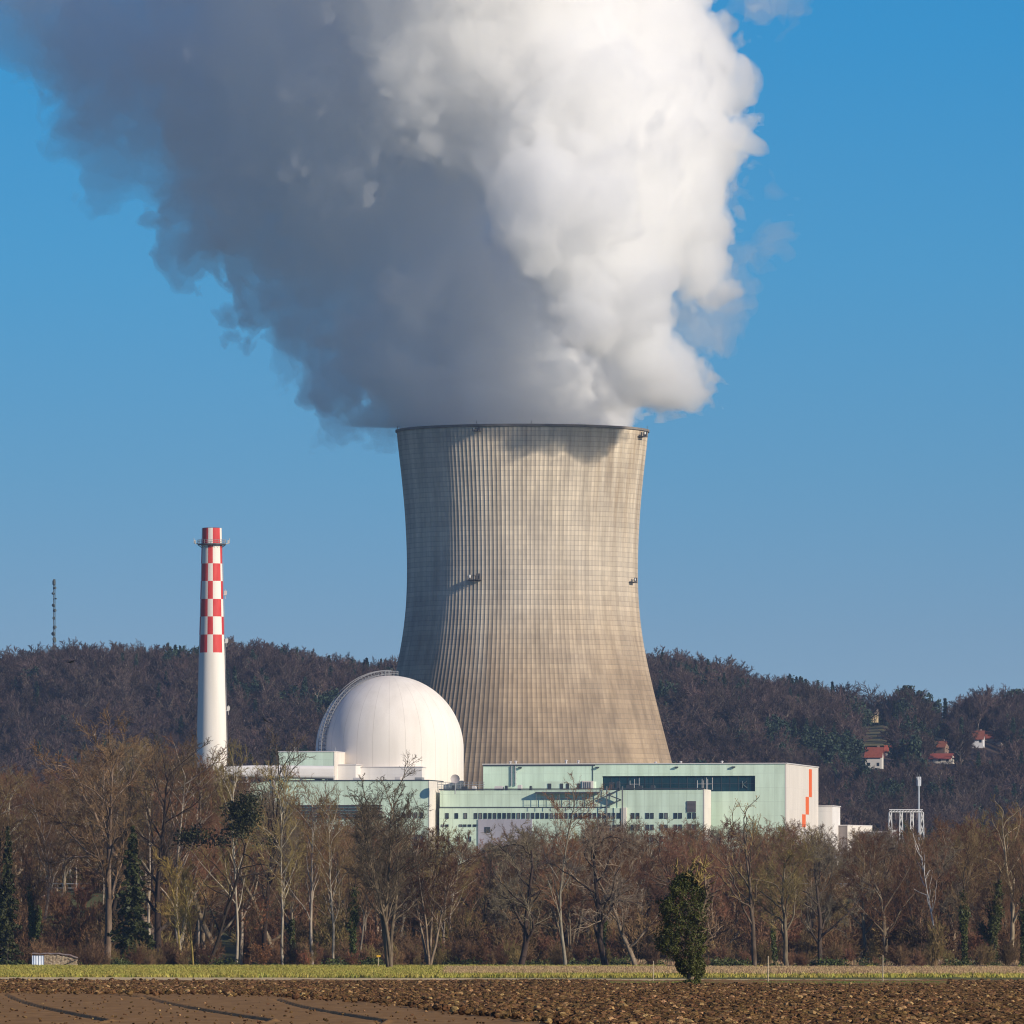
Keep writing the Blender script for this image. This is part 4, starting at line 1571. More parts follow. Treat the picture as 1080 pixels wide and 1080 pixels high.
# ------------------------------------------------------------------ scatter with geometry nodes (stuff only)
def scatter(name, pts, rot, scl, idx, protos, kind='stuff'):
    me = bpy.data.meshes.new(name)
    pts = np.asarray(pts, dtype=np.float32)
    me.vertices.add(len(pts))
    me.vertices.foreach_set('co', pts.ravel())
    for nm, arr, typ in (('rot', rot, 'FLOAT'), ('scl', scl, 'FLOAT'), ('idx', idx, 'INT')):
        at_ = me.attributes.new(nm, typ, 'POINT')
        at_.data.foreach_set('value', np.asarray(arr, dtype=np.int32 if typ == 'INT' else np.float32))
    o = bpy.data.objects.new(name, me)
    COL.objects.link(o)
    c = bpy.data.collections.new(name + '_kinds')
    for i, (pm, pmat) in enumerate(protos):
        po = bpy.data.objects.new('%s_%02d' % (name, i), pm)
        if pmat and not pm.materials:
            pm.materials.append(pmat)
        c.objects.link(po)
    ng = bpy.data.node_groups.new(name, 'GeometryNodeTree')
    ng.interface.new_socket('Geometry', in_out='INPUT', socket_type='NodeSocketGeometry')
    ng.interface.new_socket('Geometry', in_out='OUTPUT', socket_type='NodeSocketGeometry')
    N, L = ng.nodes, ng.links
    gi, go = N.new('NodeGroupInput'), N.new('NodeGroupOutput')
    ci = N.new('GeometryNodeCollectionInfo')
    ci.inputs['Collection'].default_value = c
    ci.inputs['Separate Children'].default_value = True
    ci.inputs['Reset Children'].default_value = True
    ip = N.new('GeometryNodeInstanceOnPoints')
    ip.inputs['Pick Instance'].default_value = True

    def attr(nm, typ):
        a = N.new('GeometryNodeInputNamedAttribute')
        a.data_type = typ
        a.inputs['Name'].default_value = nm
        return a.outputs['Attribute']
    L.new(gi.outputs[0], ip.inputs['Points'])
    L.new(ci.outputs[0], ip.inputs['Instance'])
    L.new(attr('idx', 'INT'), ip.inputs['Instance Index'])
    cx = N.new('ShaderNodeCombineXYZ')
    L.new(attr('rot', 'FLOAT'), cx.inputs[2])
    L.new(cx.outputs[0], ip.inputs['Rotation'])
    L.new(attr('scl', 'FLOAT'), ip.inputs['Scale'])
    L.new(ip.outputs[0], go.inputs[0])
    md = o.modifiers.new('scatter', 'NODES')
    md.node_group = ng
    return tag(o, kind=kind)


# ------------------------------------------------------------------ plants
def segs_mesh(name, segs, n=3):
    """tapered n-sided prisms for (p0, p1, r0, r1)"""
    A = np.array([s[0] for s in segs], np.float32)
    Bq = np.array([s[1] for s in segs], np.float32)
    r0 = np.array([s[2] for s in segs], np.float32)[:, None]
    r1 = np.array([s[3] for s in segs], np.float32)[:, None]
    d = Bq - A
    d /= np.linalg.norm(d, axis=1, keepdims=True) + 1e-9
    up = np.where(np.abs(d[:, 2:3]) < 0.9, np.array([[0, 0, 1.0]]), np.array([[1.0, 0, 0]]))
    u = np.cross(d, up)
    u /= np.linalg.norm(u, axis=1, keepdims=True)
    w = np.cross(u, d)
    ring = []
    for base, r in ((A, r0), (Bq, r1)):
        for k in range(n):
            a = 2 * PI * k / n
            ring.append(base + (u * math.cos(a) + w * math.sin(a)) * r)
    V = np.stack(ring, 1).reshape(-1, 3)
    m = len(segs)
    b = np.arange(m)[:, None] * (2 * n)
    k = np.arange(n)[None, :]
    k2 = (k + 1) % n
    Q = np.stack([b + k, b + k2, b + n + k2, b + n + k], -1).reshape(-1, 4)
    return np_mesh(name, V, Q)


def slope_hit(px, row):
    lo_, hi_ = 3340.0, 4700.0
    for _ in range(50):
        mid = (lo_ + hi_) / 2
        if HZ - (G((px - 540) / F * mid, mid) - EYE) / mid * F > row: lo_ = mid
        else: hi_ = mid
    return lo_


class Grower:
    def __init__(self, seed, wob=0.16, trop=0.05):
        self.r = random.Random(seed)
        self.wob, self.trop = wob, trop
        self.out = {0: [], 1: [], 2: [], 3: [], 4: [], 5: []}

    def rv(self):
        r = self.r
        return Vector((r.gauss(0, 1), r.gauss(0, 1), r.gauss(0, 1)))

    def branch(self, p, d, L, rad, lv, spec):
        """spec per level: (segments, children, child length share, angle, tip radius share, first child share)"""
        ns, nc, cl, ang, tip, first = spec[lv]
        pts = [p.copy()]
        dirs = []
        d = d.normalized()
        for i in range(ns):
            d = (d + self.rv() * self.wob * (0.5 if lv == 0 else 1.0) + Vector((0, 0, self.trop))).normalized()
            dirs.append(d.copy())
            p = p + d * (L / ns)
            pts.append(p.copy())
        for i in range(ns):
            t0, t1 = i / ns, (i + 1) / ns
            ra = rad * (1 - t0 * (1 - tip))
            rb = rad * (1 - t1 * (1 - tip))
            self.out[lv].append((tuple(pts[i]), tuple(pts[i + 1]), ra, rb))
        if lv + 1 >= len(spec):
            return
        for c in range(nc):
            t = first + (1 - first) * (c + self.r.random()) / nc
            f = t * ns
            i = min(int(f), ns - 1)
            q = pts[i].lerp(pts[i + 1], f - i)
            ax = dirs[i].cross(self.rv())
            if ax.length < 1e-3:
                continue
            a = R(ang) * self.r.uniform(0.6, 1.3)
            cd = Matrix.Rotation(a, 3, ax.normalized()) @ dirs[i]
            cL = L * cl * self.r.uniform(0.6, 1.25) * (1.15 - 0.55 * t)
            cr = max(rad * (1 - t * (1 - tip)) * 0.58, MINR[lv + 1])
            cr = min(cr, cL * 0.035 + 0.006)
            cr = max(cr, MINR[lv + 1])
            self.branch(q, cd, cL, cr, lv + 1, spec)


MINR = {0: 0.14, 1: 0.075, 2: 0.040, 3: 0.024, 4: 0.016, 5: 0.014}


def bare_tree(seed, H=25.0, rad=0.32, kind='tall', minscale=1.0):
    """returns (trunk mesh, crown mesh) of unit real size"""
    global MINR
    keep = dict(MINR)
    MINR = {k: v * minscale for k, v in MINR.items()}
    g = Grower(seed, 0.13, 0.045)
    if kind == 'tall':        # slender forest tree, upswept limbs from mid height
        spec = [(11, 18, 0.36, 38, 0.12, 0.26), (6, 8, 0.44, 42, 0.2, 0.12), (4, 6, 0.52, 44, 0.3, 0.1), (3, 4, 0.58, 42, 0.4, 0.1), (2, 0, 0, 0, 0.5, 0)]
        g.branch(Vector((0, 0, -0.5)), Vector((0.02, 0, 1)), H, rad, 0, spec)
    elif kind == 'fan':       # broad crown: several big limbs fanning up from a short bole
        g.trop = 0.06
        for k in range(5):
            a = 2 * PI * k / 5 + seed
            lean = 0.10 + 0.10 * (k % 3)
            spec = [(10, 15, 0.32, 44, 0.10, 0.30), (6, 8, 0.42, 42, 0.2, 0.15), (4, 6, 0.5, 42, 0.3, 0.1), (3, 5, 0.55, 40, 0.4, 0.1), (2, 0, 0, 0, 0.5, 0)]
            q = Grower(seed * 7 + k, 0.12, 0.05)
            q.branch(Vector((0.15 * math.cos(a), 0.15 * math.sin(a), -0.5)), Vector((lean * math.cos(a), lean * math.sin(a), 1)), H * (0.86 + 0.035 * k), rad * 0.7, 0, spec)
            for lv in q.out:
                g.out[lv] += q.out[lv]
    elif kind == 'gnarled':   # crooked willow or oak with heavy bent limbs
        g.wob, g.trop = 0.24, 0.05
        spec = [(8, 11, 0.62, 48, 0.25, 0.22), (8, 10, 0.42, 48, 0.2, 0.18), (5, 8, 0.48, 46, 0.3, 0.1), (3, 6, 0.55, 44, 0.4, 0.1), (2, 0, 0, 0, 0.5, 0)]
        g.branch(Vector((0, 0, -0.5)), Vector((0.12, 0.05, 1)), H * 0.72, rad, 0, spec)
    elif kind == 'dead':      # dying tree, few stubby twigs
        g.wob, g.trop = 0.2, 0.07
        spec = [(10, 12, 0.40, 40, 0.15, 0.25), (8, 6, 0.28, 44, 0.3, 0.3), (4, 4, 0.4, 46, 0.4, 0.3), (2, 2, 0.5, 40, 0.5, 0.2), (1, 0, 0, 0, 0.6, 0)]
        g.branch(Vector((0, 0, -0.5)), Vector((0.1, 0, 1)), H, rad, 0, spec)
    elif kind == 'birch':     # thin drooping twigs on a clear white stem
        g.wob = 0.15
        spec = [(11, 15, 0.26, 42, 0.15, 0.4), (6, 7, 0.4, 44, 0.2, 0.2), (4, 5, 0.5, 46, 0.3, 0.2), (2, 0, 0, 0, 0.5, 0)]
        g.branch(Vector((0, 0, -0.5)), Vector((0.08, 0, 1)), H, rad, 0, spec)
    elif kind == 'shrub':     # many stems from the ground
        for k in range(13):
            a = 2 * PI * k / 13
            q = Grower(seed * 11 + k, 0.15, 0.04)
            spec = [(5, 8, 0.45, 36, 0.25, 0.1), (4, 6, 0.5, 40, 0.3, 0.1), (3, 4, 0.55, 42, 0.4, 0.1), (2, 0, 0, 0, 0.5, 0)]
            ln = q.r.uniform(0.15, 0.55)
            q.branch(Vector((0.3 * math.cos(a), 0.3 * math.sin(a), -0.2)), Vector((ln * math.cos(a), ln * math.sin(a), 1)), H * q.r.uniform(0.6, 1.0), rad, 0, spec)
            for lv in q.out:
                g.out[lv] += q.out[lv]
    elif kind == 'farsky':    # airy crown for the skyline
        spec = [(4, 13, 0.62, 42, 0.3, 0.32), (4, 9, 0.42, 46, 0.25, 0.2), (3, 6, 0.5, 46, 0.4, 0.1), (2, 0, 0, 0, 0.5, 0)]
        g.branch(Vector((0, 0, -1.0)), Vector((0, 0, 1)), H * 0.68, rad, 0, spec)
    elif kind == 'pole':      # clear bole under a small crown
        spec = [(7, 14, 0.26, 44, 0.25, 0.55), (4, 8, 0.45, 46, 0.25, 0.2), (3, 6, 0.5, 46, 0.4, 0.1), (2, 0, 0, 0, 0.5, 0)]
        g.branch(Vector((0, 0, -1.0)), Vector((0, 0, 1)), H, rad, 0, spec)
    elif kind == 'far':       # light version for the distant hill
        spec = [(4, 15, 0.62, 42, 0.3, 0.36), (4, 11, 0.42, 46, 0.25, 0.2), (3, 8, 0.5, 46, 0.4, 0.1), (2, 0, 0, 0, 0.5, 0)]
        g.branch(Vector((0, 0, -1.0)), Vector((0, 0, 1)), H * 0.68, rad, 0, spec)
    MINR = keep
    tr = g.out[0] + g.out[1]
    cr = g.out[2] + g.out[3] + g.out[4] + g.out[5]
    z = max(s[1][2] for s in tr + cr)
    k = H / z
    def sc(L): return [(tuple(q * k for q in a), tuple(q * k for q in b), r0, r1) for a, b, r0, r1 in L]
    tr, cr = sc(tr), sc(cr)
    return tr, cr


def leaf_mesh(name, C, size, seed=0, flat=0.0, aspect=1.6):
    """a quad leaf at every point of C, random orientation"""
    rng = np.random.RandomState(seed)
    n = len(C)
    a = rng.normal(size=(n, 3))
    a[:, 2] *= (1 - flat)
    a /= np.linalg.norm(a, axis=1, keepdims=True)
    b = np.cross(a, rng.normal(size=(n, 3)))
    b /= np.linalg.norm(b, axis=1, keepdims=True)
    s = (size * (0.6 + 0.8 * rng.rand(n)))[:, None]
    c = np.asarray(C)
    V = np.stack([c - a * s * aspect * .5, c + b * s * .5, c + a * s * aspect * .5, c - b * s * .5], 1).reshape(-1, 3)
    Q = np.arange(4 * n).reshape(n, 4)
    return np_mesh(name, V, Q)


def bark_mat(name, c1, c2, moss=None, rnd=0.42):
    m = noisy(name, c1, c2, 2.2, 0.95, 0.1, (1, 1, 0.3), 0.35, 0.68)
    t = NT(m)
    src = t.bsdf.inputs['Base Color'].links[0].from_socket
    oi = t.n('ObjectInfo')
    hs = t.n('HueSaturation')
    mr = t.n('MapRange')
    mr.inputs['To Min'].default_value = 1 - rnd
    mr.inputs['To Max'].default_value = 1 + rnd
    t.l(oi.outputs['Random'], mr.inputs['Value'])
    t.l(mr.outputs[0], hs.inputs['Value'])
    m2 = t.n('MapRange')
    m2.inputs['To Min'].default_value = 0.485
    m2.inputs['To Max'].default_value = 0.515
    ml = t.n('Math', operation='FRACT')
    mm = t.n('Math', operation='MULTIPLY'); mm.inputs[1].default_value = 7.31
    t.l(oi.outputs['Random'], mm.inputs[0]); t.l(mm.outputs[0], ml.inputs[0]); t.l(ml.outputs[0], m2.inputs['Value'])
    t.l(m2.outputs[0], hs.inputs['Hue'])
    t.l(src, hs.inputs['Color'])
    t.l(hs.outputs[0], t.bsdf.inputs['Base Color'])
    return m


BARK = bark_mat('bark_grey_brown', (0.11, 0.080, 0.052), (0.29, 0.225, 0.155))
BARKP = bark_mat('bark_pale', (0.20, 0.165, 0.125), (0.42, 0.355, 0.27))
BARKD = bark_mat('bark_dark', (0.040, 0.030, 0.024), (0.085, 0.062, 0.047))
BIRCH = bark_mat('bark_birch', (0.30, 0.28, 0.25), (0.62, 0.58, 0.53), None, 0.05)
TWIG = bark_mat('twig_brown', (0.120, 0.072, 0.036), (0.25, 0.160, 0.086))
TWIGR = bark_mat('twig_reddish', (0.125, 0.066, 0.035), (0.24, 0.130, 0.072))
TWIGO = bark_mat('twig_olive', (0.150, 0.108, 0.042), (0.31, 0.225, 0.095))
TWIGG = bark_mat('twig_grey', (0.110, 0.085, 0.058), (0.27, 0.215, 0.150))
TWIGY = bark_mat('twig_lichen_yellow', (0.22, 0.165, 0.045), (0.34, 0.26, 0.08))
TWIGH = bark_mat('twig_hill', (0.058, 0.040, 0.034), (0.120, 0.082, 0.067), None, 0.6)
BARKH = bark_mat('bark_hill', (0.11, 0.09, 0.075), (0.22, 0.185, 0.15), None, 0.3)


def leaf_mat(name, c1, c2, rnd=0.3):
    m = bark_mat(name, c1, c2, None, rnd)
    b = m.node_tree.nodes['Principled BSDF']
    b.inputs['Roughness'].default_value = 0.6
    b.inputs['Specular IOR Level'].default_value = 0.3
    return m


IVY = leaf_mat('ivy_leaf', (0.024, 0.036, 0.008), (0.095, 0.108, 0.022), 0.12)
NEEDLE = leaf_mat('conifer_needle', (0.018, 0.026, 0.007), (0.066, 0.074, 0.018))
NEEDLEH = leaf_mat('conifer_hill', (0.014, 0.030, 0.016), (0.042, 0.064, 0.030))
RUST = leaf_mat('beech_leaf_rust', (0.22, 0.070, 0.028), (0.36, 0.135, 0.055))


def conifer(seed, H, W_, n=4200, leaf=0.42, ragged=0.35, foot=0.08):
    """trunk segments and needle-spray mesh: whorls of drooping boughs with gaps"""
    rng = np.random.RandomState(seed)
    segs = [((0, 0, -0.5 + H * i / 8), (0, 0, -0.5 + H * (i + 1) / 8), 0.24 * (1 - i / 8.4), 0.24 * (1 - (i + 1) / 8.4)) for i in range(8)]
    C = []
    z = H * foot
    while z < H * 0.99:
        t = z / H
        Lr = W_ * (1 - t) ** 0.8 * (0.55 + 0.45 * rng.rand()) + 0.15
        nb = rng.randint(3, 6)
        a0 = rng.rand() * 6.28
        for k in range(nb):
            a = a0 + 2 * PI * k / nb + rng.normal() * 0.25
            L_ = Lr * (1 - ragged * rng.rand())
            m = max(3, int(n * L_ / (W_ * H * 2.2)))
            s = rng.rand(m) ** 0.7
            dr = -0.28 * L_ * s ** 1.5 + 0.1 * s
            w = 0.20 * L_ * (1 - s * 0.6)
            lat = rng.normal(size=m) * w * 0.5
            C.append(np.stack([np.cos(a) * s * L_ - np.sin(a) * lat, np.sin(a) * s * L_ + np.cos(a) * lat, z + dr + rng.normal(size=m) * 0.12 - np.abs(rng.normal(size=m)) * 0.15], 1))
            segs.append(((0, 0, z), (math.cos(a) * L_ * .9, math.sin(a) * L_ * .9, z - 0.22 * L_), 0.04, 0.012))
        z += H * 0.022 + 0.12 + ragged * 0.5 * rng.rand()
    return segs, np.concatenate(C)


def ivy_cloud(seed, segs, n, thick=0.5, zmax=99, zmin=0.0):
    """points clustered round the given stem segments"""
    rng = np.random.RandomState(seed)
    S_ = [s for s in segs if s[0][2] < zmax and s[0][2] >= zmin - 1]
    ln = np.array([math.dist(s[0], s[1]) for s in S_])
    pick = rng.choice(len(S_), n, p=ln / ln.sum())
    A = np.array([s[0] for s in S_])[pick]
    Bq = np.array([s[1] for s in S_])[pick]
    t = rng.rand(n)[:, None]
    P = A + (Bq - A) * t
    lump = 0.55 + 0.9 * np.abs(perlin(P * 0.9 + seed, seed))[:, None] * 2
    off = rng.normal(size=(n, 3))
    off /= np.linalg.norm(off, axis=1, keepdims=True)
    return P + off * (0.25 + 0.75 * rng.rand(n, 1) ** 0.5) * thick * lump


class Kind:
    """a kind of tree: meshes of trunk, crown (and ivy), shared by its copies"""
    def __init__(self, name, trunk, crown, tm, cm, H, extra=None, cname='crown'):
        self.name, self.H = name, H
        self.tm = trunk
        self.tm.materials.append(tm)
        self.cm = crown
        self.cm.materials.append(cm)
        self.cname = cname
        self.extra = extra           # (part name, mesh)

    def place(self, x, y, H, rz, label, group=None, cat='tree', z=None, wide=1.0):
        k = H / self.H
        t = thing(self.name, label, cat, (x, y, G(x, y) if z is None else z), rz, group)
        t.scale = (k * wide, k * wide, k)
        link('trunk', self.tm, None, t)
        link(self.cname, self.cm, None, t)
        if self.extra:
            link(self.extra[0], self.extra[1], None, t)
        return t


def mk(name, seed, H, rad, kind, tm, cm, ivy=None):
    tr, cr = bare_tree(seed, H, rad, kind)
    ex = None
    if ivy:
        n, th, zm = ivy
        stem = [s for s in tr if s[2] > 0.10]
        im = leaf_mesh('ivy', ivy_cloud(seed, stem, n, th, zm), 0.24, seed)
        im.materials.append(IVY)
        ex = ('ivy', im)
    return Kind(name, segs_mesh('trunk', tr, 5), segs_mesh('crown', cr, 3), tm, cm, H, ex)
# ------------------------------------------------------------------ river wood in front of the plant
K = {}
K['tallA'] = mk('bare_tree', 1, 26, 0.38, 'tall', BARK, TWIG)
K['tallB'] = mk('bare_tree', 2, 26, 0.32, 'tall', BARKP, TWIGR)
K['tallC'] = mk('bare_tree', 3, 25, 0.40, 'tall', BARKD, TWIGG)
K['tallD'] = mk('bare_tree', 14, 24, 0.24, 'tall', BARKP, TWIGO)
K['fan'] = mk('bare_tree', 5, 27, 0.42, 'fan', BARK, TWIGG)
K['fanB'] = mk('bare_tree', 9, 24, 0.34, 'fan', BARK, TWIGR)
K['gnA'] = mk('bare_tree', 6, 18, 0.40, 'gnarled', BARKD, TWIGG)
K['gnB'] = mk('bare_tree', 7, 18, 0.34, 'gnarled', BARK, TWIGO)
K['gnC'] = mk('bare_tree', 8, 17, 0.36, 'gnarled', BARK, TWIGR)
K['dead'] = mk('bare_tree', 11, 22, 0.36, 'dead', BARK, TWIGO)
K['birch'] = mk('birch_tree', 12, 17, 0.17, 'birch', BIRCH, TWIG)
K['lichen'] = mk('bare_tree', 13, 17, 0.22, 'tall', TWIGY, TWIGY)
K['ivyA'] = mk('ivy_clad_tree', 15, 21, 0.34, 'gnarled', BARKD, TWIG, (5200, 1.05, 11))
K['ivyB'] = mk('ivy_clad_tree', 16, 22, 0.30, 'tall', BARKD, TWIG, (4200, 0.95, 11))
K['ivyC'] = mk('ivy_clad_tree', 17, 25, 0.30, 'tall', BARK, TWIG, (1300, 0.6, 5.5))
for nm, sd_, H_, W_, lf in (('conA', 21, 17, 4.0, 0.30), ('conB', 22, 20, 3.6, 0.32)):
    sg, C = conifer(sd_, H_, W_, 7000, lf, 0.6)
    K[nm] = Kind('conifer', segs_mesh('trunk', sg, 4), leaf_mesh('crown', C, lf, sd_, 0.4), BARKD, NEEDLE, H_)
# pine with its needles only in a ragged high crown
tr, cr = bare_tree(23, 20, 0.26, 'gnarled')
rngp = np.random.RandomState(5)
tips = np.array([s[1] for s in cr if s[1][2] > 14.5])
tips = tips[rngp.choice(len(tips), 380)]
C = (tips[:, None, :] + rngp.normal(size=(len(tips), 12, 3)) * np.array([0.7, 0.7, 0.42])).reshape(-1, 3)
K['pine'] = Kind('pine_tree', segs_mesh('trunk', tr, 5), leaf_mesh('crown', C, 0.2, 3), BARKD, NEEDLE, 20)
# rust-leaved young beech
tr, cr = bare_tree(31, 6, 0.05, 'shrub')
tips = np.array([s[1] for s in cr])
tips = tips[np.random.RandomState(3).choice(len(tips), 1500)]
K['rust'] = Kind('beech_sapling', segs_mesh('trunk', tr + cr[::3], 3), leaf_mesh('crown', tips, 0.16, 4), TWIG, RUST, 6)
tr, cr = bare_tree(34, 12, 0.10, 'tall')
tips = np.array([s[1] for s in cr])
tips = tips[np.random.RandomState(4).choice(len(tips), 1100)]
K['rustB'] = Kind('beech_sapling', segs_mesh('trunk', tr + cr[::4], 3), leaf_mesh('crown', tips, 0.13, 4), TWIG, RUST, 12)
tr, cr = bare_tree(32, 6, 0.05, 'shrub')
K['shrub'] = Kind('shrub', segs_mesh('trunk', tr, 3), segs_mesh('crown', cr, 3), TWIGR, TWIGR, 6)
tr, cr = bare_tree(33, 6, 0.05, 'shrub')
K['shrubB'] = Kind('shrub', segs_mesh('trunk', tr, 3), segs_mesh('crown', cr, 3), TWIG, TWIGO, 6)


def put(k, px, top, base, label, rz=0.0, group=None, wide=1.0, cat='tree'):
    """tree whose foot stands on row base and whose tip reaches row top"""
    Y = EYE * F / (base - HZ)
    x = (px - 540) / F * Y
    z = G(x, Y)
    H = EYE + (HZ - top) / F * Y - z
    return K[k].place(x, Y, H, rz, label, group, cat, z, wide)


FEATURE = [
    ('tallA', 112, 740, 1018.5, 'tallest bare tree of the left wood, its round top against the hill', .3, 1.15),
    ('tallC', 168, 765, 1018.2, 'tall dark bare tree between the highest left tree and the chimney', 1.2, 1.1),
    ('tallB', 190, 772, 1018.0, 'tall reddish bare tree just left of the chimney shaft', 2.2, 1.0),
    ('tallA', 214, 768, 1017.6, 'bare tree whose fine twigs cross the white chimney shaft', 4.0, 1.0),
    ('tallD', 249, 778, 1018.2, 'slim pale-stemmed tree right beside the chimney foot', 5.0, .7),
    ('tallC', 279, 762, 1018.4, 'tall thin tree with a black bird on its topmost twig', 0.7, .75),
    ('tallD', 299, 800, 1018.6, 'slender forked pale tree before the left end of the mint green wing', 2.9, .8),
    ('tallB', 329, 810, 1019.0, 'thin upright tree before the middle of the louvred wing', 1.9, .8),
    ('tallD', 352, 826, 1019.5, 'pale leaning stem in front of the louvre bands, lit along its right side', 3.6, .8),
    ('fan', 411, 790, 1021.8, 'big broad-crowned bare tree with ivied foot standing out before the white dome', .4, 1.0),
    ('fanB', 452, 852, 1019.2, 'bushy round bare tree just right of the broad-crowned one', 1.0, 1.05),
    ('gnA', 548, 862, 1019.6, 'crooked dark tree with crossing limbs before the lilac bay', 0.4, 1.1),
    ('tallB', 597, 812, 1019.8, 'reddish upright tree reaching the canopy of the office block', 2.6, .85),
    ('gnA', 640, 852, 1020.2, 'big forked dark tree before the outside stair', 3.3, 1.1),
    ('gnC', 672, 872, 1019.6, 'twiggy reddish tree before the paired office windows', 2.0, 1.0),
    ('dead', 796, 838, 1020.4, 'dying tree with stubby contorted limbs before the green wall left of the orange stripe', 0.2, 1.0),
    ('gnB', 830, 866, 1019.6, 'olive-twigged tree with ivy-dark stem below the orange stripe', 1.4, 1.0),
    ('gnA', 868, 880, 1018.6, 'dark crooked tree below the white windowless block', 4.4, 1.0),
    ('gnC', 938, 872, 1018.2, 'heavy dark tree below the white portal', 0.9, 1.1),
    ('birch', 990, 868, 1018.4, 'white-stemmed birch right of the portal', 1.0, .9),
    ('dead', 1066, 838, 1018.0, 'bare tree with bright sunlit limbs near the right edge', 2.4, 1.0),
    ('lichen', 190, 892, 1018.4, 'yellow lichen-covered young tree below the dark pine crown', 0.0, 1.0),
    ('lichen', 204, 905, 1018.8, 'smaller of the two yellow lichen-covered trees, nearer the chimney line', 2.0, .9),
    ('ivyB', 4, 842, 1018.0, 'dark ivy-hung tree at the very left edge of the picture', 0.3, 1.1),
    ('ivyA', 33, 880, 1018.4, 'slanting ivy-green tree just left of the covered wood stack', 1.1, .7),
    ('ivyC', 308, 838, 1018.5, 'straight tree with ivy on its lower stem before the mint green wing', 1.4, .9),
    ('ivyB', 372, 862, 1019.4, 'dark ivied stem beside the foot of the broad-crowned tree', 3.0, .8),
    ('ivyB', 1018, 868, 1018.6, 'ivy column left of the two others at the right edge', 0.8, .8),
    ('ivyA', 1050, 872, 1018.5, 'bushy ivy column in the middle of the three at the right edge', 2.2, .8),
    ('ivyB', 1079, 878, 1018.6, 'ivied tree at the very right edge of the picture', 4.0, .9),
    ('ivyC', 818, 872, 1019.2, 'tree with bright green ivy foot right of the dying tree', 0.4, .9),
    ('ivyB', 637, 894, 1019.4, 'ivied stem in the middle of the wood, left of the lone dark tree', 2.0, .7),
    ('pine', 219, 838, 1018.8, 'dark pine whose flat ragged crown hangs before the chimney foot', 0.5, .95),
    ('conA', 140, 868, 1018.6, 'shaggy dark green spruce in the left wood', 0.2, 1.0),
    ('conB', 8, 868, 1019.0, 'dark spruce at the left edge, half out of the picture', 1.0, .8),
    ('conA', 121, 900, 1017.6, 'smaller shaded spruce tucked behind the shaggy one', 2.0, .9),
]
for (k, px, top, base, lab, rz, w) in FEATURE:
    put(k, px, top, base, lab, rz, None, w)

for i, (px, top, base, lab) in enumerate(((276, 990, 1019.8, 'rust-leaved sapling at the wood edge below the thin tree with the bird'), (321, 1000, 1019.6, 'smallest rust-leaved sapling, between two others'), (371, 1001, 1020.2, 'rust-leaved sapling left of the ivied foot of the broad tree'),
                                          (263, 940, 1018.6, 'tall sparse rust-leaved beech inside the wood right of the chimney line'), (300, 955, 1017.6, 'rust-leaved beech deep in the wood before the green wing'))):
    put('rust' if i < 3 else 'rustB', px, top, base, lab, i * 1.3, 'rust-leaved beeches at the wood edge', 1.0, 'sapling')
put('shrubB', 986, 964, 1020.6, 'dense brush-shaped shrub standing free on the dry strip at the right', 0.5, None, .55, 'shrub')

# the many trees between them
TOPL = ([-60, 0, 60, 100, 150, 220, 300, 360, 400, 440, 500, 560, 640, 700, 760, 830, 900, 960, 1010, 1060, 1140],
        [826, 824, 826, 796, 796, 814, 852, 866, 862, 890, 902, 886, 878, 886, 880, 880, 890, 886, 876, 870, 866])
rw = random.Random(41)
STRETCH = [(-80, 235, 'crowded bare tree of the wood left of the chimney', ['tallA', 'tallB', 'tallC', 'tallD', 'fanB', 'gnC', 'tallB']),
           (235, 470, 'slim bare tree of the wood before the mint green wing and dome', ['tallA', 'tallD', 'tallC', 'gnC', 'tallB']),
           (470, 760, 'low twiggy tree of the wood before the office block', ['gnA', 'gnB', 'gnC', 'tallC', 'fanB', 'tallB']),
           (760, 1170, 'brown twiggy tree of the wood right of the orange stripe', ['gnA', 'gnB', 'gnC', 'fanB', 'gnB', 'tallA', 'gnC'])]
n_fill = 0
BACK = []
for (a, b, lab, kinds) in STRETCH:
    n = int((b - a) * 0.38)
    for i in range(n):
        px = a + (b - a) * (i + rw.random()) / n
        row = 1017.9 - 5.4 * rw.random()
        top = float(np.interp(px, *TOPL)) + abs(rw.gauss(0, 30)) - 24
        kd = rw.choice(kinds)
        if row < 1015.6:
            BACK.append((kd, px, top, row))
            continue
        put(kd, px, top, row, lab, rw.random() * 6.28, lab.replace('tree of', 'trees of'), rw.uniform(0.8, 1.15))
        n_fill += 1

# the back rows of the same wood, seen only through the front ones
kinds = sorted({b[0] for b in BACK})
pts, rot, scl, idx = [], [], [], []
for (kd, px, top, row) in BACK:
    Y = EYE * F / (row - HZ)
    x = (px - 540) / F * Y
    z = G(x, Y)
    pts.append((x, Y, z))
    rot.append(rw.random() * 6.28)
    scl.append((EYE + (HZ - top) / F * Y - z) / K[kd].H)
    idx.append(kinds.index(kd))
back = []
for kd in kinds:
    bm = bmesh.new()
    bm.from_mesh(K[kd].tm)
    nf = len(bm.faces)
    bm.from_mesh(K[kd].cm)
    bm.faces.ensure_lookup_table()
    for i_ in range(nf, len(bm.faces)):
        bm.faces[i_].material_index = 1
    me = bpy.data.meshes.new('back_tree')
    bm.to_mesh(me)
    bm.free()
    me.materials.append(K[kd].tm.materials[0])
    me.materials.append(K[kd].cm.materials[0])
    back.append((me, None))
scatter('back_wood', pts, rot, scl, idx, back)

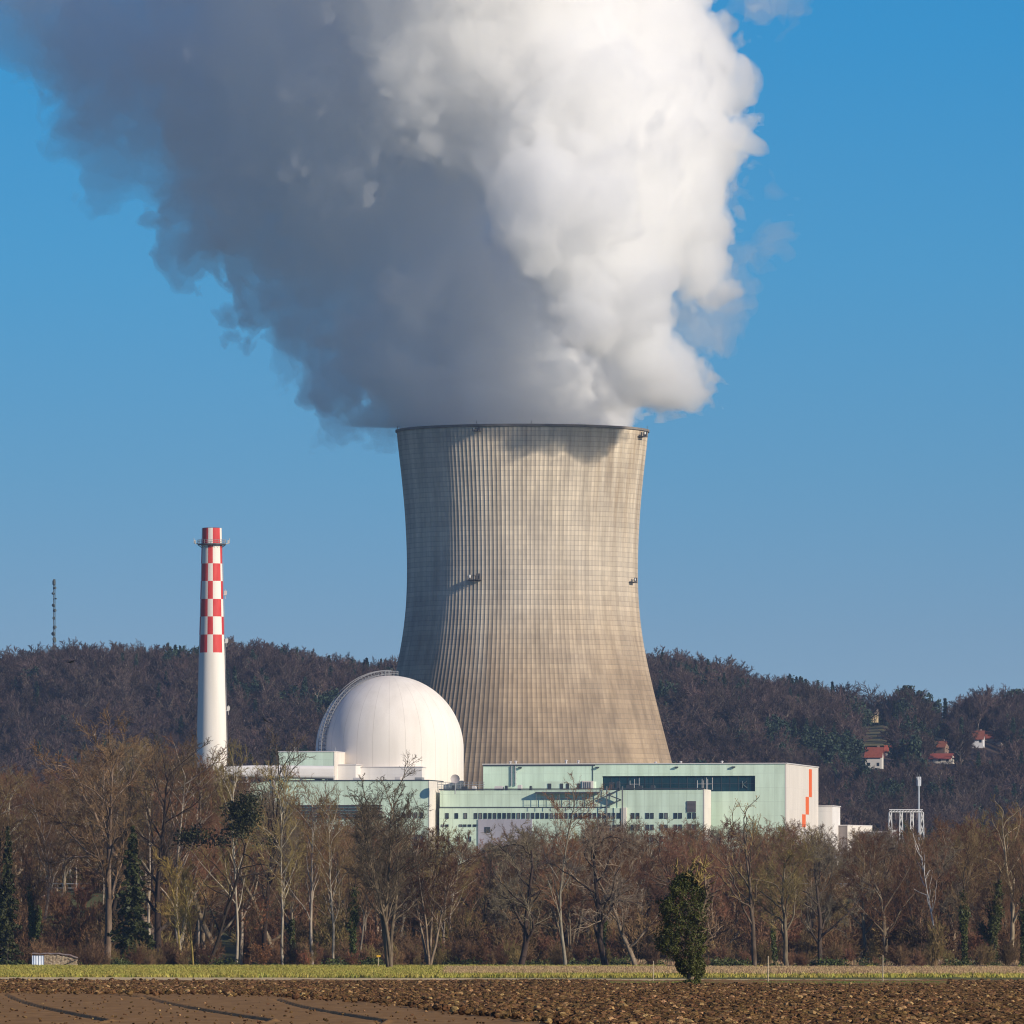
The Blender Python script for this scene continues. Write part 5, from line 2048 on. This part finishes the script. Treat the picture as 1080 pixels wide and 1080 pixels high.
# brush and brambles under the trees
pts, rot, scl, idx = [], [], [], []
for i in range(900):
    px = rw.uniform(-90, 1170)
    row = rw.choice([rw.uniform(1016.4, 1019.4), rw.uniform(1014.2, 1018.5)])
    Y = EYE * F / (row - HZ)
    x = (px - 540) / F * Y
    pts.append((x, Y, G(x, Y) - 0.1))
    rot.append(rw.random() * 6.28)
    scl.append(rw.uniform(0.4, 1.5) if row < 1018 else rw.uniform(0.25, 0.7))
    idx.append(rw.randrange(5))
sh = []
for q, (sd_, mt) in enumerate(((51, TWIGR), (52, TWIG), (53, TWIGO), (54, TWIGR), (55, TWIG))):
    tr, cr = bare_tree(sd_, 6, 0.05, 'shrub')
    sh.append((segs_mesh('brush', tr + cr, 3), mt))
scatter('undergrowth', pts, rot, scl, idx, sh)

# low evergreen brambles and ivy on the ground
pts, rot, scl, idx = [], [], [], []
for i in range(150):
    px = rw.uniform(-60, 1140)
    row = rw.uniform(1016.5, 1019.6)
    Y = EYE * F / (row - HZ)
    x = (px - 540) / F * Y
    pts.append((x, Y, G(x, Y)))
    rot.append(rw.random() * 6.28)
    scl.append(rw.uniform(0.4, 1.2))
    idx.append(rw.randrange(2))
br = []
for q in range(2):
    rg = np.random.RandomState(60 + q)
    P = rg.normal(size=(500, 3)) * np.array([0.9, 0.9, 0.45])
    P[:, 2] = np.abs(P[:, 2])
    br.append((leaf_mesh('bramble', P, 0.2, q), IVY))
scatter('ground_ivy', pts, rot, scl, idx, br)


# --- the lone ivy-smothered tree in the field
def lone_tree():
    Y = EYE * F / (1040.5 - HZ)
    x = (729 - 540) / F * Y
    u = Y / F
    root = thing('ivy_smothered_tree', 'lone dark tree smothered in ivy, leaning a little, alone on the field edge', 'tree', (x, Y, 0.0))
    rg = np.random.RandomState(9)
    rows = [(1042, 729, 9), (1030, 729, 10), (1015, 727, 13), (1000, 720, 20), (985, 717, 22), (970, 718, 21), (955, 720, 22), (940, 722, 18), (930, 724, 11), (922, 725, 6)]
    hh = [(1040.5 - r) * u for r, _, _ in rows]
    cx = [(p - 729) * u for _, p, _ in rows]
    ww = [w * u for _, _, w in rows]
    g = Grower(77, 0.14, 0.06)
    g.branch(Vector((0, 0, -0.3)), Vector((-0.05, 0, 1)), 6.6, 0.26, 0, [(9, 9, 0.30, 42, 0.2, 0.3), (5, 5, 0.5, 42, 0.3, 0.2), (3, 4, 0.5, 40, 0.4, 0.1), (2, 0, 0, 0, .5, 0)])
    b = segs_mesh('trunk', [s for k in range(4) for s in g.out[k]], 5)
    link('trunk', b, BARK, root)
    # trunk follows the leaning crown centre; foliage in lumps with hollows
    n = 30000
    z = rg.rand(n) * max(hh)
    w = np.interp(z, hh, ww)
    c = np.interp(z, hh, cx)
    a = rg.rand(n) * 2 * PI
    P0 = np.stack([c + w * np.cos(a), w * np.sin(a) * 0.9, z], 1)
    lump = perlin(P0 * 1.0 + 3, 4) * 1.0 + perlin(P0 * 2.6, 5) * 0.7
    rr = (0.50 + 0.50 * rg.rand(n) ** 0.4) * (1.0 + lump)
    keep = lump > -0.24
    P = np.stack([c + w * rr * np.cos(a), w * rr * np.sin(a) * 0.9, z + rg.normal(size=n) * 0.06], 1)[keep]
    link('crown', leaf_mesh('crown', P, 0.075, 12, 0.0, 1.3), IVY, root)
    # bare twigs of the host tree poking out at the top
    g = Grower(78, 0.12, 0.06)
    for k in range(7):
        g.branch(Vector((-0.2 + rg.normal() * .5, rg.normal() * .3, 5.4)), Vector((rg.normal() * .35, rg.normal() * .3, 1)), 1.6 + rg.rand(), 0.03, 0, [(4, 5, .45, 40, .3, .2), (3, 3, .5, 40, .4, .2), (2, 0, 0, 0, .5, 0)])
    link('twigs', segs_mesh('twigs', [s for k in range(3) for s in g.out[k]], 3), TWIGO, root)


lone_tree()


# ------------------------------------------------------------------ the wooded hill
def hill():
    rg = np.random.RandomState(17)
    protos = []
    for sd_ in range(5):
        tr, cr = bare_tree(70 + sd_, 18, 0.22, 'far', 2.6)
        me = segs_mesh('far_tree', tr + cr, 3)
        me.materials.append(TWIGH)
        me.materials.append(BARKH)
        mi = np.zeros(len(me.polygons), np.int32)
        nt = sum(1 for s in tr if s[2] > 0.10)
        mi[:len(tr) * 3] = 1
        me.polygons.foreach_set('material_index', mi)
        protos.append((me, None))
    con = []
    for sd_ in range(3):
        sg, C = conifer(80 + sd_, 19, 3.9, 4200, 0.6, 0.5, 0.12)
        me = leaf_mesh('far_conifer', C, 0.6, sd_, 0.3)
        con.append((me, NEEDLEH))
    for sd_ in range(2):
        tr, cr = bare_tree(75 + sd_, 17, 0.22, 'far', 2.4)
        tp = np.array([s[1] for s in cr if s[1][2] > 5])
        q = np.random.RandomState(sd_)
        tp = tp[q.choice(len(tp), 520)]
        C = (tp[:, None, :] + q.normal(size=(520, 5, 3)) * 0.6).reshape(-1, 3)
        con.append((leaf_mesh('far_evergreen', C, 0.6, sd_ + 7, 0.2), NEEDLEH))
    n = 7400
    Y = 3370 + (4900 - 3370) * rg.rand(n)
    u = (rg.rand(n) - 0.5) * 2 * 0.0585
    x = u * Y
    z = ground(x, Y)
    px = 540 + u * F
    base = HZ - (z - EYE) / Y * F
    scl = 0.8 + 0.55 * rg.rand(n)
    top = base - 18 * scl / Y * F
    # open meadows and the view to the houses stay clear
    keep = np.ones(n, bool)
    for (p0, p1, r0, r1, rb) in ((907, 938, 768, 789, 764), (978, 1003, 771, 783, 768), (912, 931, 787, 806, 811), (979, 999, 780, 791, 796), (979, 1005, 795, 801, 806), (1021, 1058, 770, 783, 785), (918, 928, 747, 753, 757), (931, 942, 785, 795, 797)):
        keep &= ~((px > p0 - 5) & (px < p1 + 5) & (top < r1 - 1) & (base > r0 - 3) & (Y < slope_hit((p0 + p1) / 2, rb) + 12))
    for (hp, hb) in ((921, 811), (989, 796), (991, 806), (1030, 786), (923, 758)):
        hy = slope_hit(hp, hb)
        dx, dy = x - (hp - 540) / F * hy, Y - hy
        al, pe = dx * 0.8 - dy * 0.6, dx * 0.6 + dy * 0.8
        keep &= ~((al > -3) & (al < 42) & (np.abs(pe) < 9))
    P = np.stack([x, Y, z], 1)
    cn = perlin(P * np.array([1 / 60., 1 / 150., 0]) + 5, 8) + 0.55 * perlin(P * np.array([1 / 22., 1 / 60., 0]) + 9, 9) + 0.10 * (px > 640) + 0.10 * ((px > 240) & (px < 420)) - 0.06
    isc = (cn > 0.17) | (rg.rand(n) < 0.05)
    idx = np.where(isc, 5 + rg.randint(0, 5, n), rg.randint(0, 5, n))
    scl = np.where(isc, scl * 0.9, scl)
    k = keep
    allp = protos + con
    o = scatter('hill_forest', P[k], rg.rand(k.sum()) * 6.28, scl[k], idx[k], allp)
    # trees one can tell apart along the skyline
    far = []
    for sd_ in range(4):
        tr, cr = bare_tree(90 + sd_, 18, 0.24, 'farsky', 2.0)
        far.append(Kind('bare_tree', segs_mesh('trunk', tr, 3), segs_mesh('crown', cr, 3), BARKH, TWIGH, 18))
    sg, C = conifer(95, 19, 3.6, 4200, 0.6, 0.4, 0.10)
    fc = Kind('conifer', segs_mesh('trunk', sg, 3), leaf_mesh('crown', C, 0.6, 5, 0.3), BARKD, NEEDLEH, 19)
    tr, cr = bare_tree(97, 18, 0.26, 'far', 2.4)
    tips = np.array([s[1] for s in cr if s[1][2] > 9])
    rr = np.random.RandomState(6)
    tips = tips[rr.choice(len(tips), 260)]
    C = (tips[:, None, :] + rr.normal(size=(260, 6, 3)) * np.array([.8, .8, .5])).reshape(-1, 3)
    fp = Kind('pine_tree', segs_mesh('trunk', tr, 3), leaf_mesh('crown', C, 0.9, 3), BARKD, NEEDLEH, 18)

    def sk_put(kd, px, top, label, group=None, Yd=None, wide=1.0):
        Yt = Yd or (YR - 10 + rg.rand() * 40)
        x = (px - 540) / F * Yt
        z = G(x, Yt)
        H = EYE + (HZ - top) / F * Yt - z
        kd.place(x, Yt, max(H, 9), rg.rand() * 6.28, label, group, 'tree', z, wide)
    sk_put(fc, 347, 690, 'dark pointed spruce on the skyline between chimney and dome')
    sk_put(fp, 957, 724, 'dark broad pine on the right-hand skyline above the left meadow')
    sk_put(fp, 979, 729, 'narrow dark evergreen right of the broad pine on the skyline', None, None, .7)
    sk_put(fc, 997, 735, 'tiny pointed fir top on the skyline right of the dark evergreens')
    sk_put(far[0], 1043, 720, 'wide airy bare crown standing high on the right-hand skyline', None, None, 1.3)
    sk_put(fp, 1068, 727, 'dark leaning pine at the right end of the skyline', None, None, .9)
    sk_put(far[1], 1020, 731, 'dark-limbed bare tree left of the wide airy crown on the skyline', None, None, 1.1)
    sk_put(far[2], 900, 717, 'bare tree left of two rounded crowns on the right skyline')
    sk_put(far[3], 921, 717, 'rounded tall bare crown on the skyline above the yellowish house', None, None, 1.2)
    sk_put(far[0], 132, 673, 'pale feathery crown on the left skyline right of the radio mast')
    sk_put(far[1], 265, 674, 'feathery bare crown on the skyline just right of the chimney', None, None, 1.2)
    sk_put(fp, 952, 776, 'dark evergreen standing in front of the gap between the two hillside meadows', None, 4060, .7)
    i = 0
    px = -12.0
    while px < 1092:
        px += rg.uniform(9, 17)
        if 424 < px < 686:
            continue
        top = float(np.interp(px, [a for a, _ in RIDGE], [b for _, b in RIDGE])) + abs(rg.normal()) * 4 - 1.5
        left = px < 424
        sk_put(far[rg.randint(4)], px, top, 'bare brown tree of the even skyline row %s' % ('left of the tower' if left else 'right of the tower'), 'skyline trees %s' % ('left of the tower' if left else 'right of the tower'), None, rg.uniform(.85, 1.2))
    # pale trunks at the foot of the right-hand slope
    rr2 = random.Random(3)
    tr, cr = bare_tree(99, 24, 0.42, 'pole', 2.2)
    pole = Kind('pale_stemmed_tree', segs_mesh('trunk', tr, 4), segs_mesh('crown', cr, 3), BARKP, TWIGH, 24)
    for px in (868, 873, 884, 891, 903, 912, 921, 934, 947, 953, 964, 975, 981, 990, 996, 1004, 1012, 1019, 1024, 1035, 1041, 1047, 1062, 1072, 1078):
        Yt = 3335 + rr2.random() * 30
        x = (px - 540) / F * Yt
        pole.place(x, Yt, rr2.uniform(22, 32), rr2.random() * 6.28, 'tall pale-stemmed tree at the foot of the slope behind the portal', 'pale-stemmed trees at the hill foot', 'tree', None, .8)
    # meadow patches on the slope
    for nm, p0, p1, r0, r1 in (('meadow', 906, 941, 767.5, 790.5), ('meadow', 977, 1005, 770.5, 785)):
        V, Fc = [], []
        nx, ny = 14, 14
        ya, yb = slope_hit((p0 + p1) / 2, r1), slope_hit((p0 + p1) / 2, r0)
        for j in range(ny + 1):
            Yj = ya + (yb - ya) * j / ny
            for i_ in range(nx + 1):
                xx = (p0 + (p1 - p0) * i_ / nx - 540) / F * Yj
                V.append((xx, Yj, G(xx, Yj) + 1.6))
        for j in range(ny):
            for i_ in range(nx):
                q = j * (nx + 1) + i_
                Fc.append((q, q + 1, q + nx + 2, q + nx + 1))
        o = link(nm, new_mesh(nm, V, Fc, True), MEADOW)
        tag(o, kind='structure')


MEADOW = noisy('hill_meadow', (0.14, 0.12, 0.05), (0.20, 0.175, 0.075), 0.05, 0.95, 0.1)
build_ground()
build_field()
hill()


# ------------------------------------------------------------------ small ground cover
def clods():
    rg = np.random.RandomState(4)
    protos = []
    for q in range(5):
        bm = bmesh.new()
        bmesh.ops.create_icosphere(bm, subdivisions=2, radius=1.0)
        V = np.array([v.co for v in bm.verts], np.float32)
        d = 1 + 0.9 * perlin(V * 1.3 + q * 9, 30 + q) + 0.7 * perlin(V * 2.9 + q * 5, 40 + q)
        for v, k in zip(bm.verts, d):
            v.co = Vector((v.co.x * 1.25 * k, v.co.y * k, v.co.z * 0.75 * k))
        me = bpy.data.meshes.new('clod')
        bm.to_mesh(me)
        bm.free()
        protos.append((me, None))
    m1 = bark_mat('clod_soil', (0.060, 0.032, 0.013), (0.175, 0.098, 0.042), None, 0.6)
    m2 = bark_mat('clod_dry', (0.26, 0.155, 0.068), (0.38, 0.24, 0.11), None, 0.3)
    for i, (me, _) in enumerate(protos):
        me.materials.append(m2 if i == 4 else m1)
    n = 420000
    Y = 255 * np.exp(rg.rand(n) * math.log(690 / 255.0))
    u = (rg.rand(n) - .5) * 2 * 0.0555
    px = 540 + u * F
    py = HZ + EYE * F / Y
    edge = np.interp(px, *ROUGH_LINE)
    rough = (py < edge + rg.normal(size=n) * 1.2) & (py > 1036.4 + rg.normal(size=n) * .6 + np.where((px > 640) & (px < 1000), 6.0, 1.0))
    row = 0.5 + 0.5 * np.sin((py + 0.006 * px) * 1.25 + 2 * perlin(np.stack([px / 90, py / 9, px * 0], 1), 2))
    clump = perlin(np.stack([u * Y / 1.6, Y / 5.0, Y * 0], 1), 12)
    rough &= rg.rand(n) < np.clip(0.25 + 0.5 * row + 1.1 * clump, 0.04, 1)
    sparse = (~rough) & (rg.rand(n) < 0.004) & (py > 1037)
    k = rough | sparse
    s = np.where(rough, 0.026 + 0.13 * rg.rand(n) ** 3.4, 0.02 + 0.03 * rg.rand(n))
    x = u * Y
    P = np.stack([x, Y, np.full(n, 0.07)], 1)
    P[:, 2] += np.where(rough, 0.02 + 0.13 * row, 0.0)
    idx = np.where(rg.rand(n) < 0.05, 4, rg.randint(0, 4, n))
    scatter('soil_clods', P[k], rg.rand(k.sum()) * 6.28, s[k], idx[k], protos)


def tuft(seed, n, h, spread, lean):
    r = random.Random(seed)
    V, Fc = [], []
    for i in range(n):
        a = r.random() * 6.28
        x, y = r.gauss(0, spread), r.gauss(0, spread)
        hh = h * r.uniform(.5, 1.2)
        lx_, ly_ = math.cos(a) * lean * hh, math.sin(a) * lean * hh
        w = 0.035
        q = len(V)
        b = r.random() * 3.14
        dx, dy = math.cos(b) * w, math.sin(b) * w
        V += [(x - dx, y - dy, -0.02), (x + dx, y + dy, -0.02), (x + dx * .7 + lx_ * .5, y + dy * .7 + ly_ * .5, hh * .65), (x - dx * .7 + lx_ * .5, y - dy * .7 + ly_ * .5, hh * .65), (x + lx_, y + ly_, hh)]
        Fc += [(q, q + 1, q + 2, q + 3), (q + 3, q + 2, q + 4)]
    return new_mesh('tuft', V, Fc)


def grass():
    rg = np.random.RandomState(8)

    def strip(name, n, p0, p1, r0, r1, mats, h, spread, lean, smin, smax, seeds, dens=None):
        row = r0 + (r1 - r0) * rg.rand(n)
        px = p0 + (p1 - p0) * rg.rand(n)
        if dens is not None:
            k = rg.rand(n) < dens(px, row)
            row, px = row[k], px[k]
        Y = EYE * F / (row - HZ)
        x = (px - 540) / F * Y
        P = np.stack([x, Y, ground(x, Y) + 0.03], 1)
        pr = [(tuft(s, 14, h, spread, lean), mats[i % len(mats)]) for i, s in enumerate(seeds)]
        m = len(row)
        scatter(name, P, rg.rand(m) * 6.28, smin + (smax - smin) * rg.rand(m), rg.randint(0, len(pr), m), pr)
    gy = leaf_mat('crop_leaf_yellow', (0.26, 0.22, 0.035), (0.42, 0.35, 0.085), 0.3)
    gg = leaf_mat('crop_leaf_green', (0.19, 0.20, 0.026), (0.32, 0.31, 0.06), 0.3)
    dg = leaf_mat('dry_blade', (0.36, 0.25, 0.12), (0.52, 0.38, 0.20), 0.25)
    dr = leaf_mat('dry_blade_reddish', (0.24, 0.14, 0.08), (0.36, 0.22, 0.13), 0.25)
    vg = leaf_mat('verge_blade', (0.055, 0.095, 0.02), (0.10, 0.15, 0.035), 0.2)
    strip('crop_rows', 42000, -60, 1140, 1019.6, 1031.4, [gy, gg, gy], 0.26, 0.22, .5, .6, 1.3, (1, 2, 3, 4), lambda p, r: np.where(p < 480 + (r - 1020) * 25, 1.0, np.where((r < 1022.6) & (p < 700), .8, np.where(r > 1029.6, .35, .04))))
    strip('dry_grass', 30000, 470, 1140, 1021.9, 1029.8, [dg, dr, dg], 0.34, 0.2, .35, .5, 1.2, (5, 6, 7))
    strip('dry_grass', 9000, 640, 1140, 1015.8, 1018.6, [dg, dr], 0.8, 0.3, .3, .5, 1.2, (15, 16))
    strip('verge_grass', 16000, 612, 1000, 1037.2, 1042.2, [vg, vg, gg], 0.13, 0.15, .5, .5, 1.1, (8, 9, 10), lambda p, r: (r < 1042.2 - np.maximum(0, 700 - p) * .04) * 1.0)


clods()
grass()


# ------------------------------------------------------------------ small things at the wood edge
def wood_stack():
    Y = EYE * F / (1019.6 - HZ)
    u = Y / F
    x = (58 - 540) / F * Y
    root = thing('wood_stack', 'long low stack of pale firewood with tin cover and blue-white sheet at its left end', 'wood stack', (x, Y, G(x, Y)))
    r = random.Random(2)
    b = MB()
    L = 24 * u
    xx = -L + 1.6
    while xx < L:
        hmax = 1.55 - 0.5 * max(0, xx / L) ** 2
        z = 0.1
        while z < hmax:
            rad = r.uniform(0.07, 0.13)
            b.tube([(xx, -0.5 + r.uniform(-.08, .08), z), (xx + r.uniform(-.05, .05), 0.6, z)], rad, 7)
            z += rad * 1.8
        xx += r.uniform(0.17, 0.24)
    lg = b.build('log', noisy('firewood_ends', (0.30, 0.22, 0.14), (0.55, 0.44, 0.31), 3.0), root)
    lg['kind'] = 'stuff'
    b = MB()
    n = 12
    for k in range(n):
        xa, xb = -L + (2 * L) * k / n, -L + (2 * L) * (k + 1) / n
        def zt(q): return 1.66 - 0.55 * max(0, q / L) ** 2 + 0.05 * math.sin(q * 4)
        b.add([(xa, -.7, zt(xa)), (xb, -.7, zt(xb)), (xb, .8, zt(xb) + .12), (xa, .8, zt(xa) + .12), (xa, -.7, zt(xa) + .05), (xb, -.7, zt(xb) + .05), (xb, .8, zt(xb) + .17), (xa, .8, zt(xa) + .17)],
              [(0, 1, 2, 3), (4, 7, 6, 5), (0, 4, 5, 1), (2, 6, 7, 3)])
    b.build('cover', noisy('rusty_tin', (0.16, 0.09, 0.065), (0.32, 0.28, 0.25), 1.2), root)
    b = MB()
    V, Fc = [], []
    nx = 14
    for k in range(nx + 1):
        xs = -L + 1.6 * k / nx
        yy = -0.62 + 0.05 * math.sin(k * 2.1)
        V += [(xs, yy, 0.0), (xs, yy + .04, 0.8), (xs, yy + .02, 1.45), (xs, yy + 1.2, 1.5)]
    for k in range(nx):
        for j in range(3):
            Fc.append((k * 4 + j, k * 4 + 4 + j, k * 4 + 5 + j, k * 4 + 1 + j))
    b.add(V, Fc)
    b.build('plastic_sheet', noisy('sheet_blue_white', (0.42, 0.50, 0.66), (0.72, 0.75, 0.80), 1.4, 0.5, 0.3, (4, 1, 0.3)), root)
    b = MB()
    b.add([(L - 2.2, -.75, 0.0), (L - 0.4, -.75, 0.75), (L, -.75, 0.9), (L, -.7, 1.0), (L - 2.2, -.7, 0.15)], [(0, 1, 2, 3, 4)])
    b.build('dark_sheet', material('black_sheet', (0.02, 0.02, 0.02), 0.6), root)


def marker(px, row, h, name, label, cat, post, head=None, w=0.07):
    Y = EYE * F / (row - HZ)
    x = (px - 540) / F * Y
    t = thing(name, label, cat, (x, Y, G(x, Y)))
    b = MB()
    b.tube([(0, 0, -0.2), (0.01, 0, h)], [w, w * 0.8], 6)
    b.build('post', post, t)
    b = MB()
    if head:
        b.box(-0.2, 0.2, -0.1, -0.06, h - 0.25, h + 0.0)
        b.add([(0.2, -0.1, h - 0.25), (0.32, -0.08, h - 0.125), (0.2, -0.1, h)], [(0, 1, 2)])
        b.build('signboard', head, t)
    else:
        b.tube([(0.01, 0, h), (0.01, 0, h + 0.06)], [w * 1.2, w * 0.5], 6)
        b.build('cap', post, t)


wood_stack()
PW = noisy('weathered_post', (0.34, 0.27, 0.18), (0.48, 0.40, 0.28), 4)
marker(399, 1021.4, 1.6, 'signpost', 'small yellow trail sign on a post at the wood edge left of the broad-crowned tree', 'signpost', PW, material('sign_yellow', (0.65, 0.38, 0.03), 0.5))
marker(810, 1037.6, 1.75, 'field_stake', 'left of two thin pale stakes on the track right of the lone dark tree', 'stake', PW, None, .05)
marker(931, 1037.6, 1.8, 'field_stake', 'right of two thin pale stakes on the track right of the lone dark tree', 'stake', PW, None, .05)
marker(689, 1036.2, 1.4, 'field_stake', 'thin stake just left of the lone dark tree', 'stake', PW, None, .045)


def bird(px, py, Y, label, perched=False):
    c = at(px, py, Y)
    t = thing('bird', label, 'bird', c, R(30))
    bm = MB()
    m = material('crow_black', (0.015, 0.014, 0.016), 0.7)
    n = 10
    prof = [(-0.62, 0.02), (-0.55, 0.06), (-0.3, 0.13), (0.0, 0.19), (0.25, 0.17), (0.42, 0.10), (0.52, 0.11), (0.60, 0.085), (0.66, 0.03), (0.76, 0.004)]
    V, Fc = [], []
    for (x, r) in prof:
        for k in range(n):
            a = 2 * PI * k / n
            V.append((x, r * math.cos(a), r * 0.9 * math.sin(a) + (0.06 if x > .45 else 0)))
    for i in range(len(prof) - 1):
        for k in range(n):
            Fc.append((i * n + k, i * n + (k + 1) % n, (i + 1) * n + (k + 1) % n, (i + 1) * n + k))
    Fc.append(tuple(range(n)))
    Fc.append(tuple(range(len(V) - 1, len(V) - n - 1, -1)))
    # fan tail, joined to the body
    q = len(V)
    V += [(-0.5, -0.06, 0.0), (-0.95, -0.2, 0.0), (-0.95, 0.2, 0.02), (-0.5, 0.06, 0.02), (-0.5, 0, -0.05), (-0.93, 0, -0.02)]
    Fc += [(q, q + 1, q + 2, q + 3), (q, q + 4, q + 5, q + 1), (q + 4, q + 3, q + 2, q + 5)]
    for s in (-1, 1):
        q = len(V)
        if perched:
            pts = [(0.3, .14, .05), (0.1, .22, .12), (-.5, .12, .06), (-.75, .04, .0), (0.1, .2, -.05)]
            V += [(a, s * b, c_) for a, b, c_ in pts]
            Fc += [(q, q + 1, q + 2), (q, q + 2, q + 4), (q + 2, q + 3, q + 4)]
        else:
            top = [(0.28, .12, .05), (0.36, .6, .28), (0.22, 1.15, .34), (-0.05, 1.55, .22), (-0.2, 1.2, .26), (-0.22, .6, .2), (-0.2, .12, .03)]
            V += [(a, s * b, c_) for a, b, c_ in top] + [(a, s * b, c_ - .04) for a, b, c_ in top]
            Fc += [(q, q + 1, q + 5, q + 6), (q + 1, q + 2, q + 4, q + 5), (q + 2, q + 3, q + 4), (q + 7, q + 8, q + 12, q + 13), (q + 8, q + 9, q + 11, q + 12), (q + 9, q + 10, q + 11)]
            Fc += [(q + k, q + k + 1, q + k + 8, q + k + 7) for k in range(6)]
    bm.add(V, Fc)
    body = bm.build('body', m, t)
    if perched:
        t.rotation_euler = (0, R(-35), R(200))
        t.scale = (0.75, 0.75, 0.75)


bird(74.5, 698.5, 1500, 'small dark bird in flight, wings spread, before the hill below the radio mast')
bird(280, 759.5, 1432, 'black bird perched on the topmost twig of the thin tree between chimney and dome', True)


def fence():
    Y = 1690.0
    t = thing('railing', 'long low grey railing with posts seen through the trees before the plant', 'railing', ((540 - 540) / F * Y, Y, 12.0))
    b = MB()
    for k in range(-34, 35):
        b.box(k * 2.5 - .06, k * 2.5 + .06, -.06, .06, -.3, 1.3)
    b.build('posts', STEEL, t)['kind'] = 'stuff'
    b = MB()
    for z in (0.5, 1.2):
        b.box(-86, 86, -.09, -.062, z, z + .12)
    b.build('rail', STEEL, t)


fence()
houses()


def haze():
    b = MB()
    b.box(-2500, 2500, -60, 5400, -3, 420)
    o = b.build('haze', None)
    m = bpy.data.materials.new('air')
    m.use_nodes = True
    t = m.node_tree
    t.nodes.remove(t.nodes['Principled BSDF'])
    v = t.nodes.new('ShaderNodeVolumePrincipled')
    v.inputs['Color'].default_value = (0.42, 0.62, 1.0, 1)
    v.inputs['Density'].default_value = HAZE
    v.inputs['Anisotropy'].default_value = 0.0
    t.links.new(v.outputs[0], t.nodes['Material Output'].inputs['Volume'])
    o.data.materials.append(m)
    tag(o, kind='stuff')


HAZE = 0.000026
if HAZE: haze()
